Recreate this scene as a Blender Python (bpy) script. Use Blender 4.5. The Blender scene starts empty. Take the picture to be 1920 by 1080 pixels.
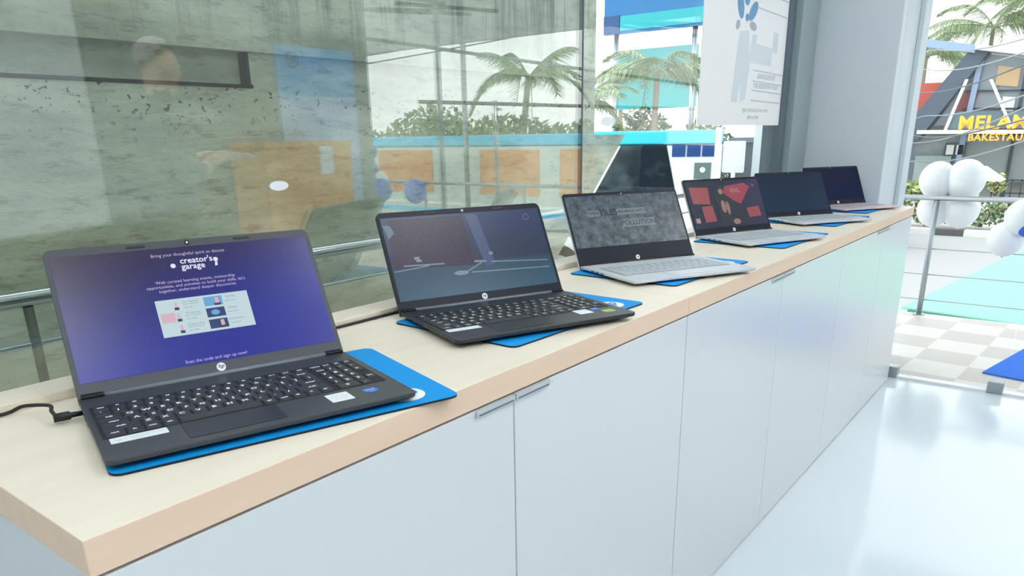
import bpy, bmesh, math, random
from mathutils import Vector, Matrix
random.seed(7)
C = bpy.context.scene.collection
R = math.radians
PI = math.pi

# ------------------------------------------------------------------ materials
def lin(c):
    return tuple(((v/255.0)/12.92 if v/255.0 <= .04045 else ((v/255.0+.055)/1.055)**2.4) for v in c)
def mat(name, rgb, rough=.5, metal=0., spec=.5, coat=0., emit=None, estr=0., noise=None, bump=0., bscale=200.):
    m = bpy.data.materials.new(name); m.use_nodes = True
    nt = m.node_tree; b = nt.nodes['Principled BSDF']
    c = lin(rgb)+(1,)
    b.inputs['Base Color'].default_value = c
    b.inputs['Roughness'].default_value = rough
    b.inputs['Metallic'].default_value = metal
    b.inputs['Specular IOR Level'].default_value = spec
    b.inputs['Coat Weight'].default_value = coat
    if emit:
        b.inputs['Emission Color'].default_value = lin(emit)+(1,); b.inputs['Emission Strength'].default_value = estr
    tc = None
    if noise or bump:
        tc = nt.nodes.new('ShaderNodeTexCoord')
    if noise:                                   # (rgb2, scale, stretch xyz, detail, low, high)
        rgb2, sc, st, det, lo, hi = noise
        mp = nt.nodes.new('ShaderNodeMapping'); mp.inputs['Scale'].default_value = st
        nt.links.new(tc.outputs['Object'], mp.inputs['Vector'])
        n = nt.nodes.new('ShaderNodeTexNoise'); n.inputs['Scale'].default_value = sc; n.inputs['Detail'].default_value = det
        nt.links.new(mp.outputs['Vector'], n.inputs['Vector'])
        r = nt.nodes.new('ShaderNodeValToRGB'); r.color_ramp.elements[0].position = lo; r.color_ramp.elements[1].position = hi
        r.color_ramp.elements[0].color = c; r.color_ramp.elements[1].color = lin(rgb2)+(1,)
        nt.links.new(n.outputs['Fac'], r.inputs['Fac']); nt.links.new(r.outputs['Color'], b.inputs['Base Color'])
    if bump:
        n = nt.nodes.new('ShaderNodeTexNoise'); n.inputs['Scale'].default_value = bscale; n.inputs['Detail'].default_value = 3
        nt.links.new(tc.outputs['Object'], n.inputs['Vector'])
        bp = nt.nodes.new('ShaderNodeBump'); bp.inputs['Strength'].default_value = bump; bp.inputs['Distance'].default_value = .01
        nt.links.new(n.outputs['Fac'], bp.inputs['Height']); nt.links.new(bp.outputs['Normal'], b.inputs['Normal'])
    return m
def glass_mat(name, tint, r0, r1, p):
    m = bpy.data.materials.new(name); m.use_nodes = True
    nt = m.node_tree; nt.nodes.clear()
    o = nt.nodes.new('ShaderNodeOutputMaterial'); mx = nt.nodes.new('ShaderNodeMixShader')
    t = nt.nodes.new('ShaderNodeBsdfTransparent'); t.inputs['Color'].default_value = tint+(1,)
    g = nt.nodes.new('ShaderNodeBsdfGlossy'); g.inputs['Roughness'].default_value = 0.0; g.inputs['Color'].default_value = (1, 1, 1, 1)
    lw = nt.nodes.new('ShaderNodeLayerWeight'); lw.inputs['Blend'].default_value = .5
    pw = nt.nodes.new('ShaderNodeMath'); pw.operation = 'POWER'; pw.inputs[1].default_value = p
    ml = nt.nodes.new('ShaderNodeMath'); ml.operation = 'MULTIPLY_ADD'; ml.inputs[1].default_value = r1; ml.inputs[2].default_value = r0
    nt.links.new(lw.outputs['Facing'], pw.inputs[0]); nt.links.new(pw.outputs[0], ml.inputs[0])
    nt.links.new(ml.outputs[0], mx.inputs['Fac']); nt.links.new(t.outputs[0], mx.inputs[1]); nt.links.new(g.outputs[0], mx.inputs[2])
    nt.links.new(mx.outputs[0], o.inputs['Surface'])
    return m
def emis(name, rgb, s):
    return mat(name, (10, 10, 10), .5, emit=rgb, estr=s)

# ------------------------------------------------------------------ mesh helpers
def box(bm, x0, x1, y0, y1, z0, z1, mi=0):
    v = [bm.verts.new(p) for p in ((x0,y0,z0),(x1,y0,z0),(x1,y1,z0),(x0,y1,z0),(x0,y0,z1),(x1,y0,z1),(x1,y1,z1),(x0,y1,z1))]
    fs = [(0,3,2,1),(4,5,6,7),(0,1,5,4),(1,2,6,5),(2,3,7,6),(3,0,4,7)]
    out = []
    for f in fs:
        q = bm.faces.new([v[i] for i in f]); q.material_index = mi; out.append(q)
    return v
def prism(bm, pts, z0, z1, mi=0, side=None, M=None, inset=0.):
    n = len(pts)
    cx = sum(p[0] for p in pts)/n; cy = sum(p[1] for p in pts)/n
    def ins(p):
        dx, dy = p[0]-cx, p[1]-cy; L = math.hypot(dx, dy) or 1
        return (p[0]-dx/L*inset, p[1]-dy/L*inset)
    a = [bm.verts.new((p[0], p[1], z0)) for p in pts]
    b = [bm.verts.new((*ins(p), z1)) for p in pts]
    f = bm.faces.new(list(reversed(a))); f.material_index = mi if side is None else side
    f = bm.faces.new(b); f.material_index = mi
    for i in range(n):
        f = bm.faces.new((a[i], a[(i+1) % n], b[(i+1) % n], b[i])); f.material_index = mi if side is None else side
    if M is not None: bmesh.ops.transform(bm, matrix=M, verts=a+b)
    return a+b
def rrect(x0, x1, y0, y1, r, k=5):
    pts = []
    rs = r if isinstance(r, (tuple, list)) else (r, r, r, r)
    for (cx, cy, a0, rr) in ((x0, y0, PI, rs[0]), (x1, y0, 1.5*PI, rs[1]), (x1, y1, 0, rs[2]), (x0, y1, .5*PI, rs[3])):
        ox = cx + (rr if cx == x0 else -rr); oy = cy + (rr if cy == y0 else -rr)
        for i in range(k+1):
            a = a0 + .5*PI*i/k
            pts.append((ox+rr*math.cos(a), oy+rr*math.sin(a)))
    return pts
def circ(cx, cy, r, n=24, ry=None):
    return [(cx+r*math.cos(2*PI*i/n), cy+(ry or r)*math.sin(2*PI*i/n)) for i in range(n)]
def tube(bm, path, r, seg=8, mi=0, cap=True):
    path = [Vector(p) for p in path]; rings = []; n = len(path)
    for i, p in enumerate(path):
        t = (path[min(i+1, n-1)]-path[max(i-1, 0)]).normalized()
        up = Vector((0,0,1)) if abs(t.z) < .9 else Vector((1,0,0))
        a = t.cross(up).normalized(); b = t.cross(a)
        rr = r[i] if isinstance(r, (list, tuple)) else r
        rings.append([bm.verts.new(p + rr*(math.cos(2*PI*k/seg)*a + math.sin(2*PI*k/seg)*b)) for k in range(seg)])
    for i in range(n-1):
        for k in range(seg):
            f = bm.faces.new((rings[i][k], rings[i][(k+1) % seg], rings[i+1][(k+1) % seg], rings[i+1][k])); f.material_index = mi; f.smooth = True
    if cap:
        bm.faces.new(list(reversed(rings[0]))).material_index = mi; bm.faces.new(rings[-1]).material_index = mi
def poly(bm, pts, mi=0):
    f = bm.faces.new([bm.verts.new(p) for p in pts]); f.material_index = mi; return f
def ellipsoid(bm, c, rx, ry, rz, mi=0, u=20, v=12, M=None):
    r = bmesh.ops.create_uvsphere(bm, u_segments=u, v_segments=v, radius=1.)
    vs = r['verts']; T = Matrix.Translation(c) @ (M or Matrix.Identity(4)) @ Matrix.Diagonal((rx, ry, rz, 1))
    bmesh.ops.transform(bm, matrix=T, verts=vs)
    for w in vs:
        for f in w.link_faces: f.material_index = mi; f.smooth = True
    return vs
_txt = {}
def text_into(bm, s, size, M, mi=0, align='CENTER', bold=0., shear=0., thick=0., spacing=1.):
    key = (s, align, bold, shear, spacing)
    if key not in _txt:
        cu = bpy.data.curves.new('lettering', 'FONT'); cu.body = s; cu.size = 1.; cu.align_x = align; cu.align_y = 'CENTER'
        cu.offset = bold; cu.shear = shear; cu.resolution_u = 2; cu.space_character = spacing
        o = bpy.data.objects.new('lettering', cu); C.objects.link(o)
        dg = bpy.context.evaluated_depsgraph_get(); dg.update()
        me = bpy.data.meshes.new_from_object(o.evaluated_get(dg))
        bpy.data.objects.remove(o); bpy.data.curves.remove(cu)
        _txt[key] = ([v.co.copy() for v in me.vertices], [tuple(p.vertices) for p in me.polygons])
        bpy.data.meshes.remove(me)
    vs, fs = _txt[key]
    T = M @ Matrix.Diagonal((size, size, size, 1))
    nv = [bm.verts.new(T @ v) for v in vs]
    new = []
    for f in fs:
        try:
            q = bm.faces.new([nv[i] for i in f]); q.material_index = mi; new.append(q)
        except ValueError: pass
    if thick and new:
        r = bmesh.ops.extrude_face_region(bm, geom=new)
        ev = [g for g in r['geom'] if isinstance(g, bmesh.types.BMVert)]
        d = (M.to_3x3() @ Vector((0,0,1))).normalized()*thick
        bmesh.ops.translate(bm, verts=ev, vec=d)
        for g in r['geom']:
            if isinstance(g, bmesh.types.BMFace): g.material_index = mi
        for v in ev:
            for f in v.link_faces: f.material_index = mi
def TR(x, y, z=0): return Matrix.Translation((x, y, z))
def obj(name, bm, mats, parent=None, M=None, bev=0., smooth=False):
    me = bpy.data.meshes.new(name); 
    bmesh.ops.recalc_face_normals(bm, faces=list(bm.faces))
    bm.to_mesh(me); bm.free()
    for m in (mats if isinstance(mats, (list, tuple)) else [mats]): me.materials.append(m)
    o = bpy.data.objects.new(name, me); C.objects.link(o)
    if parent: o.parent = parent
    if M is not None: o.matrix_local = M
    if bev:
        b = o.modifiers.new('bevel', 'BEVEL'); b.width = bev; b.segments = 2; b.limit_method = 'ANGLE'
    if smooth:
        for p in me.polygons: p.use_smooth = True
    return o
def B(): return bmesh.new()
def tag(o, label, cat, group=None, kind=None):
    o['label'] = label; o['category'] = cat
    if group: o['group'] = group
    if kind: o['kind'] = kind
    return o
def empty(name, label, cat, loc=(0,0,0), rz=0, group=None):
    o = bpy.data.objects.new(name, None); C.objects.link(o); o.location = loc; o.rotation_euler = (0,0,rz)
    o.empty_display_size = .1
    return tag(o, label, cat, group)
def struct(name, bm, m, parent=None, **k):
    o = obj(name, bm, m, parent, **k)
    if parent is None: o['kind'] = 'structure'
    return o
def onebox(*a, mi=0):
    bm = B(); box(bm, *a, mi=mi); return bm

# ------------------------------------------------------------------ dimensions
H = .8115; T = .0377; L = 3.554          # worktop height, thickness, length
YG = .55                                  # plane of the side window
XF = 3.62                                 # plane of the shop front
YW = -2.62                                # opposite wall
ZC = 2.75; ST = -2.3                      # ceiling, street level

# ------------------------------------------------------------------ material set
M_floor = mat('floor_tile', (208,219,224), .10, spec=.55)
M_white = mat('white_paint', (222,226,228), .6)
M_greywall = mat('grey_wall', (128,134,132), .55)
M_pillar = mat('pillar_paint', (206,214,219), .5)
M_lam = mat('white_laminate', (210,215,218), .22, spec=.45)
M_lamin = mat('cabinet_carcass', (190,196,200), .5)
M_wood = mat('pale_maple_top', (234,224,206), .38, noise=((229,218,200), 3., (1.2,10,10), 5, .35, .7))
M_edge = mat('peach_edge_band', (230,202,176), .45, noise=((226,197,171), 4., (1,9,9), 4, .35, .7))
M_rail = mat('satin_rail', (168,174,178), .38, metal=.75)
M_alu = mat('brushed_aluminium', (165,172,176), .32, metal=.9)
M_steel = mat('stainless_steel', (198,202,204), .18, metal=1.)
M_frame = mat('grey_window_frame', (150,166,168), .45)
M_frame2 = mat('dark_window_seal', (92,106,116), .6)
M_blue = mat('blue_desk_mat', (0,146,220), .65, spec=.3)
M_rubber = mat('mat_backing', (14,28,40), .8)
M_logo = mat('white_print', (238,242,245), .5)
M_deck1 = mat('charcoal_plastic', (56,60,64), .42, bump=.02, bscale=1500)
M_deck2 = mat('black_plastic', (40,45,51), .4, bump=.02, bscale=1500)
M_bez1 = mat('charcoal_bezel', (62,66,73), .45)
M_bez2 = mat('black_bezel', (18,25,38), .35, spec=.2)
M_silver = mat('silver_shell', (206,212,217), .36, metal=.15)
M_rose = mat('rose_silver_shell', (218,196,204), .36, metal=.15)
M_keyS = mat('silver_keys', (178,186,192), .5)
M_keySd = mat('silver_key_gaps', (138,146,153), .5)
M_key = mat('black_keycap', (36,41,46), .5)
M_tray = mat('key_tray', (16,19,22), .7)
M_leg = mat('key_legend', (236,240,242), .5)
M_pad = mat('touchpad_charcoal', (36,41,45), .35)
M_padline = mat('touchpad_edge', (26,29,33), .5)
M_hinge = mat('hinge_black', (18,20,23), .45)
M_hingeL = mat('hinge_grey', (112,120,128), .35)
M_stick = mat('white_sticker', (226,232,234), .45)
M_stickt = mat('sticker_grey_print', (150,164,172), .5)
M_stickb = mat('blue_sticker', (20,98,190), .4)
M_stickg = mat('green_sticker', (140,190,60), .4)
M_cable = mat('black_cable', (22,22,24), .5)
M_dark = mat('black_glass', (8,10,14), .2)
M_glass1 = glass_mat('reflective_window_glass', (.88,.92,.895), .14, .60, 2.6)
M_glass3 = glass_mat('clear_window_glass', (.95,.975,.97), .022, .40, 4.)
M_glass2 = glass_mat('front_glass', (.97,.985,.98), .022, .5, 4.)
M_conc = None

def concrete():
    m = bpy.data.materials.new('weathered_concrete'); m.use_nodes = True
    nt = m.node_tree; b = nt.nodes['Principled BSDF']; b.inputs['Roughness'].default_value = .9
    tc = nt.nodes.new('ShaderNodeTexCoord')
    def noise(sc, st, det=6, rgh=.6):
        mp = nt.nodes.new('ShaderNodeMapping'); mp.inputs['Scale'].default_value = st
        nt.links.new(tc.outputs['Object'], mp.inputs['Vector'])
        n = nt.nodes.new('ShaderNodeTexNoise'); n.inputs['Scale'].default_value = sc; n.inputs['Detail'].default_value = det; n.inputs['Roughness'].default_value = rgh
        nt.links.new(mp.outputs['Vector'], n.inputs['Vector']); return n.outputs['Fac']
    def ramp(src, els):
        r = nt.nodes.new('ShaderNodeValToRGB')
        while len(r.color_ramp.elements) < len(els): r.color_ramp.elements.new(.5)
        for e, (p, c) in zip(r.color_ramp.elements, els): e.position = p; e.color = c if len(c) == 4 else lin(c)+(1,)
        nt.links.new(src, r.inputs['Fac']); return r.outputs['Color']
    def mul(a, bb, f=1.):
        x = nt.nodes.new('ShaderNodeMix'); x.data_type = 'RGBA'; x.blend_type = 'MULTIPLY'; x.inputs['Factor'].default_value = f
        nt.links.new(a, x.inputs['A']); nt.links.new(bb, x.inputs['B']); return x.outputs['Result']
    W = (1,1,1,1)
    base = ramp(noise(2.2, (1,1,2.2)), [(.3,(176,182,168)), (.5,(204,208,192)), (.72,(224,222,202))])
    cloud = ramp(noise(1.1, (1,1,3.5), 4), [(.38,(.62,.63,.58,1)), (.56,W)])
    drip = ramp(noise(3.2, (4.5,4.5,.35), 5, .7), [(.36,(.22,.25,.23,1)), (.52,W)])
    # drip streaks fade out below the upper part of the wall
    sp = nt.nodes.new('ShaderNodeSeparateXYZ'); nt.links.new(tc.outputs['Object'], sp.inputs[0])
    mr = nt.nodes.new('ShaderNodeMapRange'); mr.inputs['From Min'].default_value = 1.35; mr.inputs['From Max'].default_value = 1.75
    nt.links.new(sp.outputs['Z'], mr.inputs['Value'])
    x = nt.nodes.new('ShaderNodeMix'); x.data_type = 'RGBA'; x.blend_type = 'MULTIPLY'
    nt.links.new(mr.outputs['Result'], x.inputs['Factor']); nt.links.new(mul(base, cloud), x.inputs['A']); nt.links.new(drip, x.inputs['B'])
    def zmask(z0, z1, z2, z3):            # 1 between z1 and z2, fading to 0 at z0 and z3
        m1 = nt.nodes.new('ShaderNodeMapRange'); m1.inputs['From Min'].default_value = z0; m1.inputs['From Max'].default_value = z1; nt.links.new(sp.outputs['Z'], m1.inputs['Value'])
        m2 = nt.nodes.new('ShaderNodeMapRange'); m2.inputs['From Min'].default_value = z3; m2.inputs['From Max'].default_value = z2; nt.links.new(sp.outputs['Z'], m2.inputs['Value'])
        q = nt.nodes.new('ShaderNodeMath'); q.operation = 'MULTIPLY'; nt.links.new(m1.outputs[0], q.inputs[0]); nt.links.new(m2.outputs[0], q.inputs[1]); return q.outputs[0]
    def mulm(a, bb, msk):
        x = nt.nodes.new('ShaderNodeMix'); x.data_type = 'RGBA'; x.blend_type = 'MULTIPLY'; nt.links.new(msk, x.inputs['Factor'])
        nt.links.new(a, x.inputs['A']); nt.links.new(bb, x.inputs['B']); return x.outputs['Result']
    pit = ramp(noise(42., (1,1,1.3), 4, .6), [(.355,(.04,.04,.04,1)), (.375,W)])
    crack = ramp(noise(17., (1,1,3.2), 10, .8), [(.35,(.35,.33,.28,1)), (.40,W)])
    rough = ramp(noise(9., (1,1,4), 8, .75), [(.37,(.42,.42,.39,1)), (.47,W)])
    c = mulm(x.outputs['Result'], pit, zmask(1.12, 1.29, 1.31, 1.32))
    c = mulm(c, crack, zmask(.86, .92, 1.0, 1.06))
    c = mul(c, rough, .55)
    nt.links.new(c, b.inputs['Base Color'])
    bp = nt.nodes.new('ShaderNodeBump'); bp.inputs['Strength'].default_value = .5; bp.inputs['Distance'].default_value = .02
    nt.links.new(noise(12., (1,1,2.5), 8, .7), bp.inputs['Height']); nt.links.new(bp.outputs['Normal'], b.inputs['Normal'])
    return m
M_conc = concrete()

# ------------------------------------------------------------------ setting
bm = B(); box(bm, -3.6, 3.66, YW-.1, YG+.02, -.12, 0); struct('floor', bm, M_floor)
bm = B(); box(bm, -3.6, 3.75, YW-.1, .75, ZC, ZC+.15); struct('ceiling', bm, M_white)
bm = B(); box(bm, -3.7, -3.6, YW-.1, .75, 0, ZC); struct('wall_back', bm, M_white)
bm = B(); box(bm, -3.6, 3.75, YW-.1, YW, 0, ZC); struct('wall_right', bm, M_greywall)
bm = B(); box(bm, -3.6, 3.3, YG-.02, YG+.06, 0, .70); struct('wall_left', bm, M_white)
bm = B(); box(bm, -3.6, 3.3, YG-.05, YG+.15, 2.45, ZC+.3); struct('wall_left_upper', bm, M_white)
bm = B(); box(bm, XF-.08, XF+.12, YW, .15, 2.5, ZC+.6); struct('wall_front', bm, M_white)
# white lined section of the opposite wall
bm = B(); box(bm, -3.55, 1.74, YW, YW+.03, .0, 2.5); struct('wall_right_panel', bm, mat('off_white_panel', (196,201,201), .6))
# corner pillar with a shallow return on the shop-front side
bm = B(); box(bm, 3.56, 3.98, .15, .64, -.1, ZC+1.2); box(bm, 3.88, 4.02, .128, .15, 0, ZC+1.2)
o = struct('pillar', bm, M_pillar, bev=.004)
# side window: two panes butt jointed, grey frame at the pillar
bm = B(); box(bm, -3.55, 1.647, YG-.005, YG+.005, .70, 2.45)
w1 = struct('window_1', bm, M_glass1)
bm = B(); box(bm, 1.653, 3.27, YG-.005, YG+.005, .70, 2.45); struct('window_2', bm, M_glass3)
bm = B(); box(bm, 1.647, 1.653, YG-.006, YG+.006, .70, 2.45); struct('trim_1', bm, mat('glass_joint_seal', (88,100,102), .5))
bm = B(); box(bm, 3.33, 3.555, YG-.05, YG+.06, .70, 2.45); box(bm, 3.26, 3.33, YG-.02, YG+.06, .70, 2.45, 1)
struct('trim_2', bm, [M_frame, M_frame2], bev=.003)
# shop front: fixed glass panel, door leaf, further panels
def clamp(par, y0, y1):
    bm = B(); box(bm, XF-.03, XF+.03, y0, y1, 0.002, .055); obj('clamp', bm, M_alu, par, bev=.003)
bm = B(); box(bm, XF-.006, XF+.006, -.462, .15, .012, 2.5)
w3 = struct('window_3', bm, M_glass2); clamp(w3, -.03, .025); clamp(w3, -.462, -.40)
bm = B(); box(bm, XF-.006, XF+.006, -1.40, -.472, .012, 2.5)
d1 = struct('door_1', bm, M_glass2); clamp(d1, -1.39, -1.30)
bm = B()
tube(bm, [(XF-.05,-1.30,.75),(XF-.05,-1.30,1.35)], .012); tube(bm, [(XF-.05,-1.30,.8),(XF+.004,-1.30,.8)], .008); tube(bm, [(XF-.05,-1.30,1.3),(XF+.004,-1.30,1.3)], .008)
obj('door_handle', bm, M_steel, d1)
bm = B(); box(bm, XF-.006, XF+.006, -2.6, -1.41, .012, 2.5); w4 = struct('window_4', bm, M_glass2); clamp(w4, -1.47, -1.41)
bm = B(); box(bm, XF-.012, XF+.012, -1.822, -1.798, 0, 2.5); struct('trim_3', bm, M_frame)
bm = B(); box(bm, XF-.025, XF+.025, -2.6, .15, 0.0, .010); struct('trim_4', bm, mat('white_threshold', (228,232,233), .3))

# ------------------------------------------------------------------ counter: three cabinets and one worktop
def cabinet(x0, x1, label, n):
    xm = n
    r = empty('base_cabinet', label, 'cabinet', (x0, 0, 0), group=None)
    w = x1-x0
    bm = B(); box(bm, .001, w-.001, .018, .455, .0, H-T)
    obj('body', bm, M_lamin if False else M_lam, r)
    for a, b, side in ((0, xm-x0, 1), (xm-x0, w, -1)):
        bm = B(); box(bm, a+.0015, b-.0015, .0, .018, .004, H-T-.004)
        d = obj('door', bm, M_lam, r, bev=.0012)
        hx0, hx1 = (b-.09, b-.002) if side == 1 else (a+.002, a+.09)
        bm = B(); box(bm, hx0, hx1, -.004, .002, H-T-.014, H-T-.0045); box(bm, hx0+.004, hx1-.004, -.0045, -.0035, H-T-.0125, H-T-.0105, 1)
        obj('handle', bm, [mat('pale_handle', (186,193,198), .4), M_frame2], d)
cabinet(0.004, 1.216, 'white base cabinet at the near end of the counter, below the two black laptops', .612)
cabinet(1.216, 2.428, 'middle white base cabinet, right of the worktop joint, below the silver laptops with lit screens', 1.822)
cabinet(2.428, 3.55, 'far white base cabinet at the end of the counter, next to the glass shop front', 3.0)
wt = empty('worktop', 'long pale wooden worktop with peach edge running along the window', 'worktop', (0,0,H-T))
def slab(x0, x1):
    bm = B(); v = box(bm, x0, x1, -.002, .474, 0, T)
    for f in bm.faces: f.material_index = 0 if f.normal.z > .5 else 1
    bm.normal_update()
    for f in bm.faces: f.material_index = 0 if f.normal.z > .5 else 1
    return obj('slab', bm, [M_wood, M_edge], wt, bev=.0012)
slab(0, 1.2148); slab(1.2158, L)
bm = B(); box(bm, .0, L, .4087, .474, T, T+.0124); obj('upstand', bm, M_wood, wt, bev=.001)

# ------------------------------------------------------------------ desk mats
def hp_logo(bm, r, M, mi_disc, mi_txt):
    """a round badge with two slanted letters cut through it"""
    ring = circ(0, 0, r, 36)
    f = bm.faces.new([bm.verts.new(M @ Vector((x, y, 0))) for x, y in ring]); f.material_index = mi_disc
    text_into(bm, 'hp', r*1.35, M @ Matrix.Translation((-.02*r, .16*r, max(.00012, r*.02))), mi_txt, bold=.02, shear=.28)
def desk_mat(x, y, rz, label, logo=True, w=.415, d=.290):
    bm = B(); prism(bm, rrect(0, w, 0, d, .014), 0, .003, 0, 1)
    o = obj('desk_mat', bm, [M_blue, M_rubber]); o.location = (x, y, H); o.rotation_euler = (0,0,rz)
    tag(o, label, 'mat', 'blue desk mats under the laptops')
    if logo:
        bm = B(); M = Matrix.Translation((w-.060, .044, .00315))
        hp_logo(bm, .027, M, 0, 1)
        obj('printed_logo', bm, [M_logo, M_blue], o)
    return o
desk_mat(.0742, .1055, -.3135, 'blue mat under the nearest black laptop, one corner over the counter edge')
desk_mat(.693, .060, -.036, 'blue mat under the second black laptop, the one showing a brick wall')
desk_mat(1.297, .070, -.032, 'blue mat under the silver laptop whose screen shows boxed grey lettering')
desk_mat(1.984, .057, -.03, 'blue mat under the silver laptop whose screen shows red cards')
desk_mat(2.606, .080, -.05, 'blue mat under the silver laptop with the plain dark screen')
desk_mat(3.127, .100, -.08, 'blue mat under the rose-tinted laptop at the far counter end')

# ------------------------------------------------------------------ laptops
UW = 18.2
_rows = [
 [(1.0357, k) for k in ['esc','f1','f2','f3','f4','f5','f6','f7','f8','f9','f10','f11','f12','del']],
 [(1,k) for k in '`1234567890-='] + [(1.5,'back')],
 [(1.5,'tab')] + [(1,k) for k in 'QWERTYUIOP[]\\'],
 [(1.75,'caps')] + [(1,k) for k in "ASDFGHJKL;'"] + [(1.75,'enter')],
 [(2.25,'shift')] + [(1,k) for k in 'ZXCVBNM,./'] + [(2.25,'shift')],
 [(1.25,'ctrl'),(1,'fn'),(1,'win'),(1,'alt'),(5.25,''),(1,'alt'),(1,'ctrl'),(1,'<'),(1,'^'),(1,'>')],
]
_num = [[(.85,k) for k in ('home','end','up','dn')], [(.85,k) for k in ('num','/','*','-')], [(.85,'7'),(.85,'8'),(.85,'9'),(.85,'+')], [(.85,'4'),(.85,'5'),(.85,'6')],
        [(.85,'1'),(.85,'2'),(.85,'3'),(.85,'ent')], [(1.7,'0'),(.85,'.')]]
def key_list(x0, x1, y0, y1, numpad=True):
    u = (x1-x0)/(UW if numpad else 14.5); rp = (y1-y0)/6
    out = []
    for r in range(6):
        yt = y1-r*rp; x = x0
        for w, k in _rows[r]:
            out.append((x, x+w*u, yt-rp, yt, k)); x += w*u
        if numpad:
            x = x0+14.8*u
            for w, k in _num[r]:
                out.append((x, x+w*u, yt-rp, yt, k)); x += w*u
    return out
def key_bm(w, d, k):
    bm = B(); g = .0014; a = w/2-g; b = d/2-g
    v0 = [(-a,-b,0),(a,-b,0),(a,b,0),(-a,b,0)]; i = .0006
    v1 = [(-a+i,-b+i,.0013),(a-i,-b+i,.0013),(a-i,b-i,.0013),(-a+i,b-i,.0013)]
    A = [bm.verts.new(p) for p in v0]; Bv = [bm.verts.new(p) for p in v1]
    bm.faces.new(Bv)
    for j in range(4): bm.faces.new((A[j], A[(j+1) % 4], Bv[(j+1) % 4], Bv[j]))
    if k:
        s = .0095 if len(k) == 1 else .0062
        text_into(bm, k, s, TR(-.001 if len(k) == 1 else 0, .0005, .00136), 1, bold=.035)
    return bm
_keymesh = {}
def lid_matrix(D, hb, al, z=.018):
    return Matrix.Translation((0, D-hb, z-.004)) @ Matrix.Rotation(al, 4, 'X')
def laptop(label, px, py, th, al, W, D, lh, hb, style, zt=.0155):
    root = empty('laptop', label, 'laptop', (px, py, H+.003), th, 'open laptops on the counter')
    zd = zt-.003
    dark = style in ('charcoal', 'black')
    md, mb = {'charcoal': (M_deck1, M_bez1), 'black': (M_deck2, M_bez2), 'silver': (M_silver, M_bez2), 'silver15': (M_silver, M_bez2), 'rose': (M_rose, M_bez2)}[style]
    rad = .011 if dark else .008
    bm = B()
    v = prism(bm, rrect(0, W, 0, D, rad), .0022, zd-.0062, 0); k_ = len(v)//2
    for w_ in v[:k_]: w_.co.x = W/2+(w_.co.x-W/2)*(1-.020/W); w_.co.y = D/2+(w_.co.y-D/2)*(1-.022/D)
    prism(bm, rrect(0, W, 0, D, rad), zd-.0062, zd, 0)
    for fx, fy in ((.03,.02),(W-.03,.02),(.03,D-.03),(W-.03,D-.03)):
        prism(bm, circ(fx, fy, .006, 12), 0, .0024, 0)
    # side ports
    for k in range(3): box(bm, -.0004, .002, D-.07-k*.022, D-.055-k*.022, zd-.0055, zd-.0025, 1)
    base = obj('base', bm, [md, M_tray], root, bev=.0012)
    # keyboard
    kx0, kx1 = (.009, W-.013) if dark else (.022, W-.022)
    ky0, ky1 = D*.285, D*.775
    if dark:
        bm = B(); prism(bm, rrect(kx0-.002, kx1+.002, ky0-.002, ky1+.002, .003), zd-.001, zd+.0003)
        kb = obj('keyboard', bm, M_tray, root)
        for (a, b, c, d, k) in key_list(kx0, kx1, ky0, ky1):
            kk = (round(b-a, 5), round(d-c, 5), k)
            if kk not in _keymesh:
                o = obj('key', key_bm(b-a, d-c, k), [M_key, M_leg], kb); _keymesh[kk] = o
            else:
                o = _keymesh[kk].copy(); C.objects.link(o); o.parent = kb
            o.location = ((a+b)/2, (c+d)/2, zd+.0003)
    else:
        bm = B(); prism(bm, rrect(kx0, kx1, ky0, ky1, .003), zd-.001, zd+.0002, 1)
        for (a, b, c, d, k) in key_list(kx0+.002, kx1-.002, ky0+.002, ky1-.002, False):
            box(bm, a+.0013, b-.0013, c+.0013, d-.0013, zd+.0002, zd+.0014, 0)
        obj('keyboard', bm, [M_keyS if style != 'rose' else mat('rose_keys', (190,176,182), .5), M_keySd], root)
    # touchpad
    tx0, tx1 = (.086, .196) if dark else (W*.34, W*.66)
    bm = B(); prism(bm, rrect(tx0, tx1, D*.055, D*.27, .003), zd-.0005, zd+.0002, 1); prism(bm, rrect(tx0+.0008, tx1-.0008, D*.055+.0008, D*.27-.0008, .003), zd, zd+.0004, 0)
    obj('touchpad', bm, [M_pad if dark else M_silver, M_padline if dark else M_keySd], root)
    # hinge
    bm = B(); tube(bm, [(.028, D-hb, zd-.0005), (W-.028, D-hb, zd-.0005)], .0042, 10, 0)
    hinge = obj('hinge', bm, M_hingeL if dark else M_hinge, root)
    for xa in (.004, W-.03):
        bm = B(); box(bm, xa, xa+.026, D-hb-.006, D-.001, zd, zd+.004); obj('hinge_cover', bm, M_hinge, root, bev=.001)
    # lid
    LM = lid_matrix(D, hb, al, zd)
    bm = B(); prism(bm, rrect(0, W, -.004, lh, (.003,.003,rad,rad)), -.0065, -.001, 0); prism(bm, rrect(.0005, W-.0005, -.0035, lh-.0005, (.003,.003,rad,rad)), -.001, 0, 1)
    lid = obj('lid', bm, [md, mb], root, LM)
    sx0, sx1, sy0, sy1 = (.006, W-.007, .023, lh-.012) if dark else (.006, W-.006, .024 if style != 'silver15' else .05, lh-.009)
    if dark:
        for x, y0, y1 in ((.10, lh-.008, lh-.0045), (W-.115, lh-.008, lh-.0045), (.085, .004, .0065), (W-.11, .004, .0065)):
            bm = B(); box(bm, x, x+.024, y0, y1, 0, .0008); obj('rubber_bumper', bm, M_hinge, lid)
    bm = B(); prism(bm, circ(W/2, lh-.006, .0034, 16), 0, .0004, 1); prism(bm, circ(W/2, lh-.006, .0016, 12), .0004, .0006, 0)
    obj('webcam', bm, [M_stick, M_dark], lid)
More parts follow.
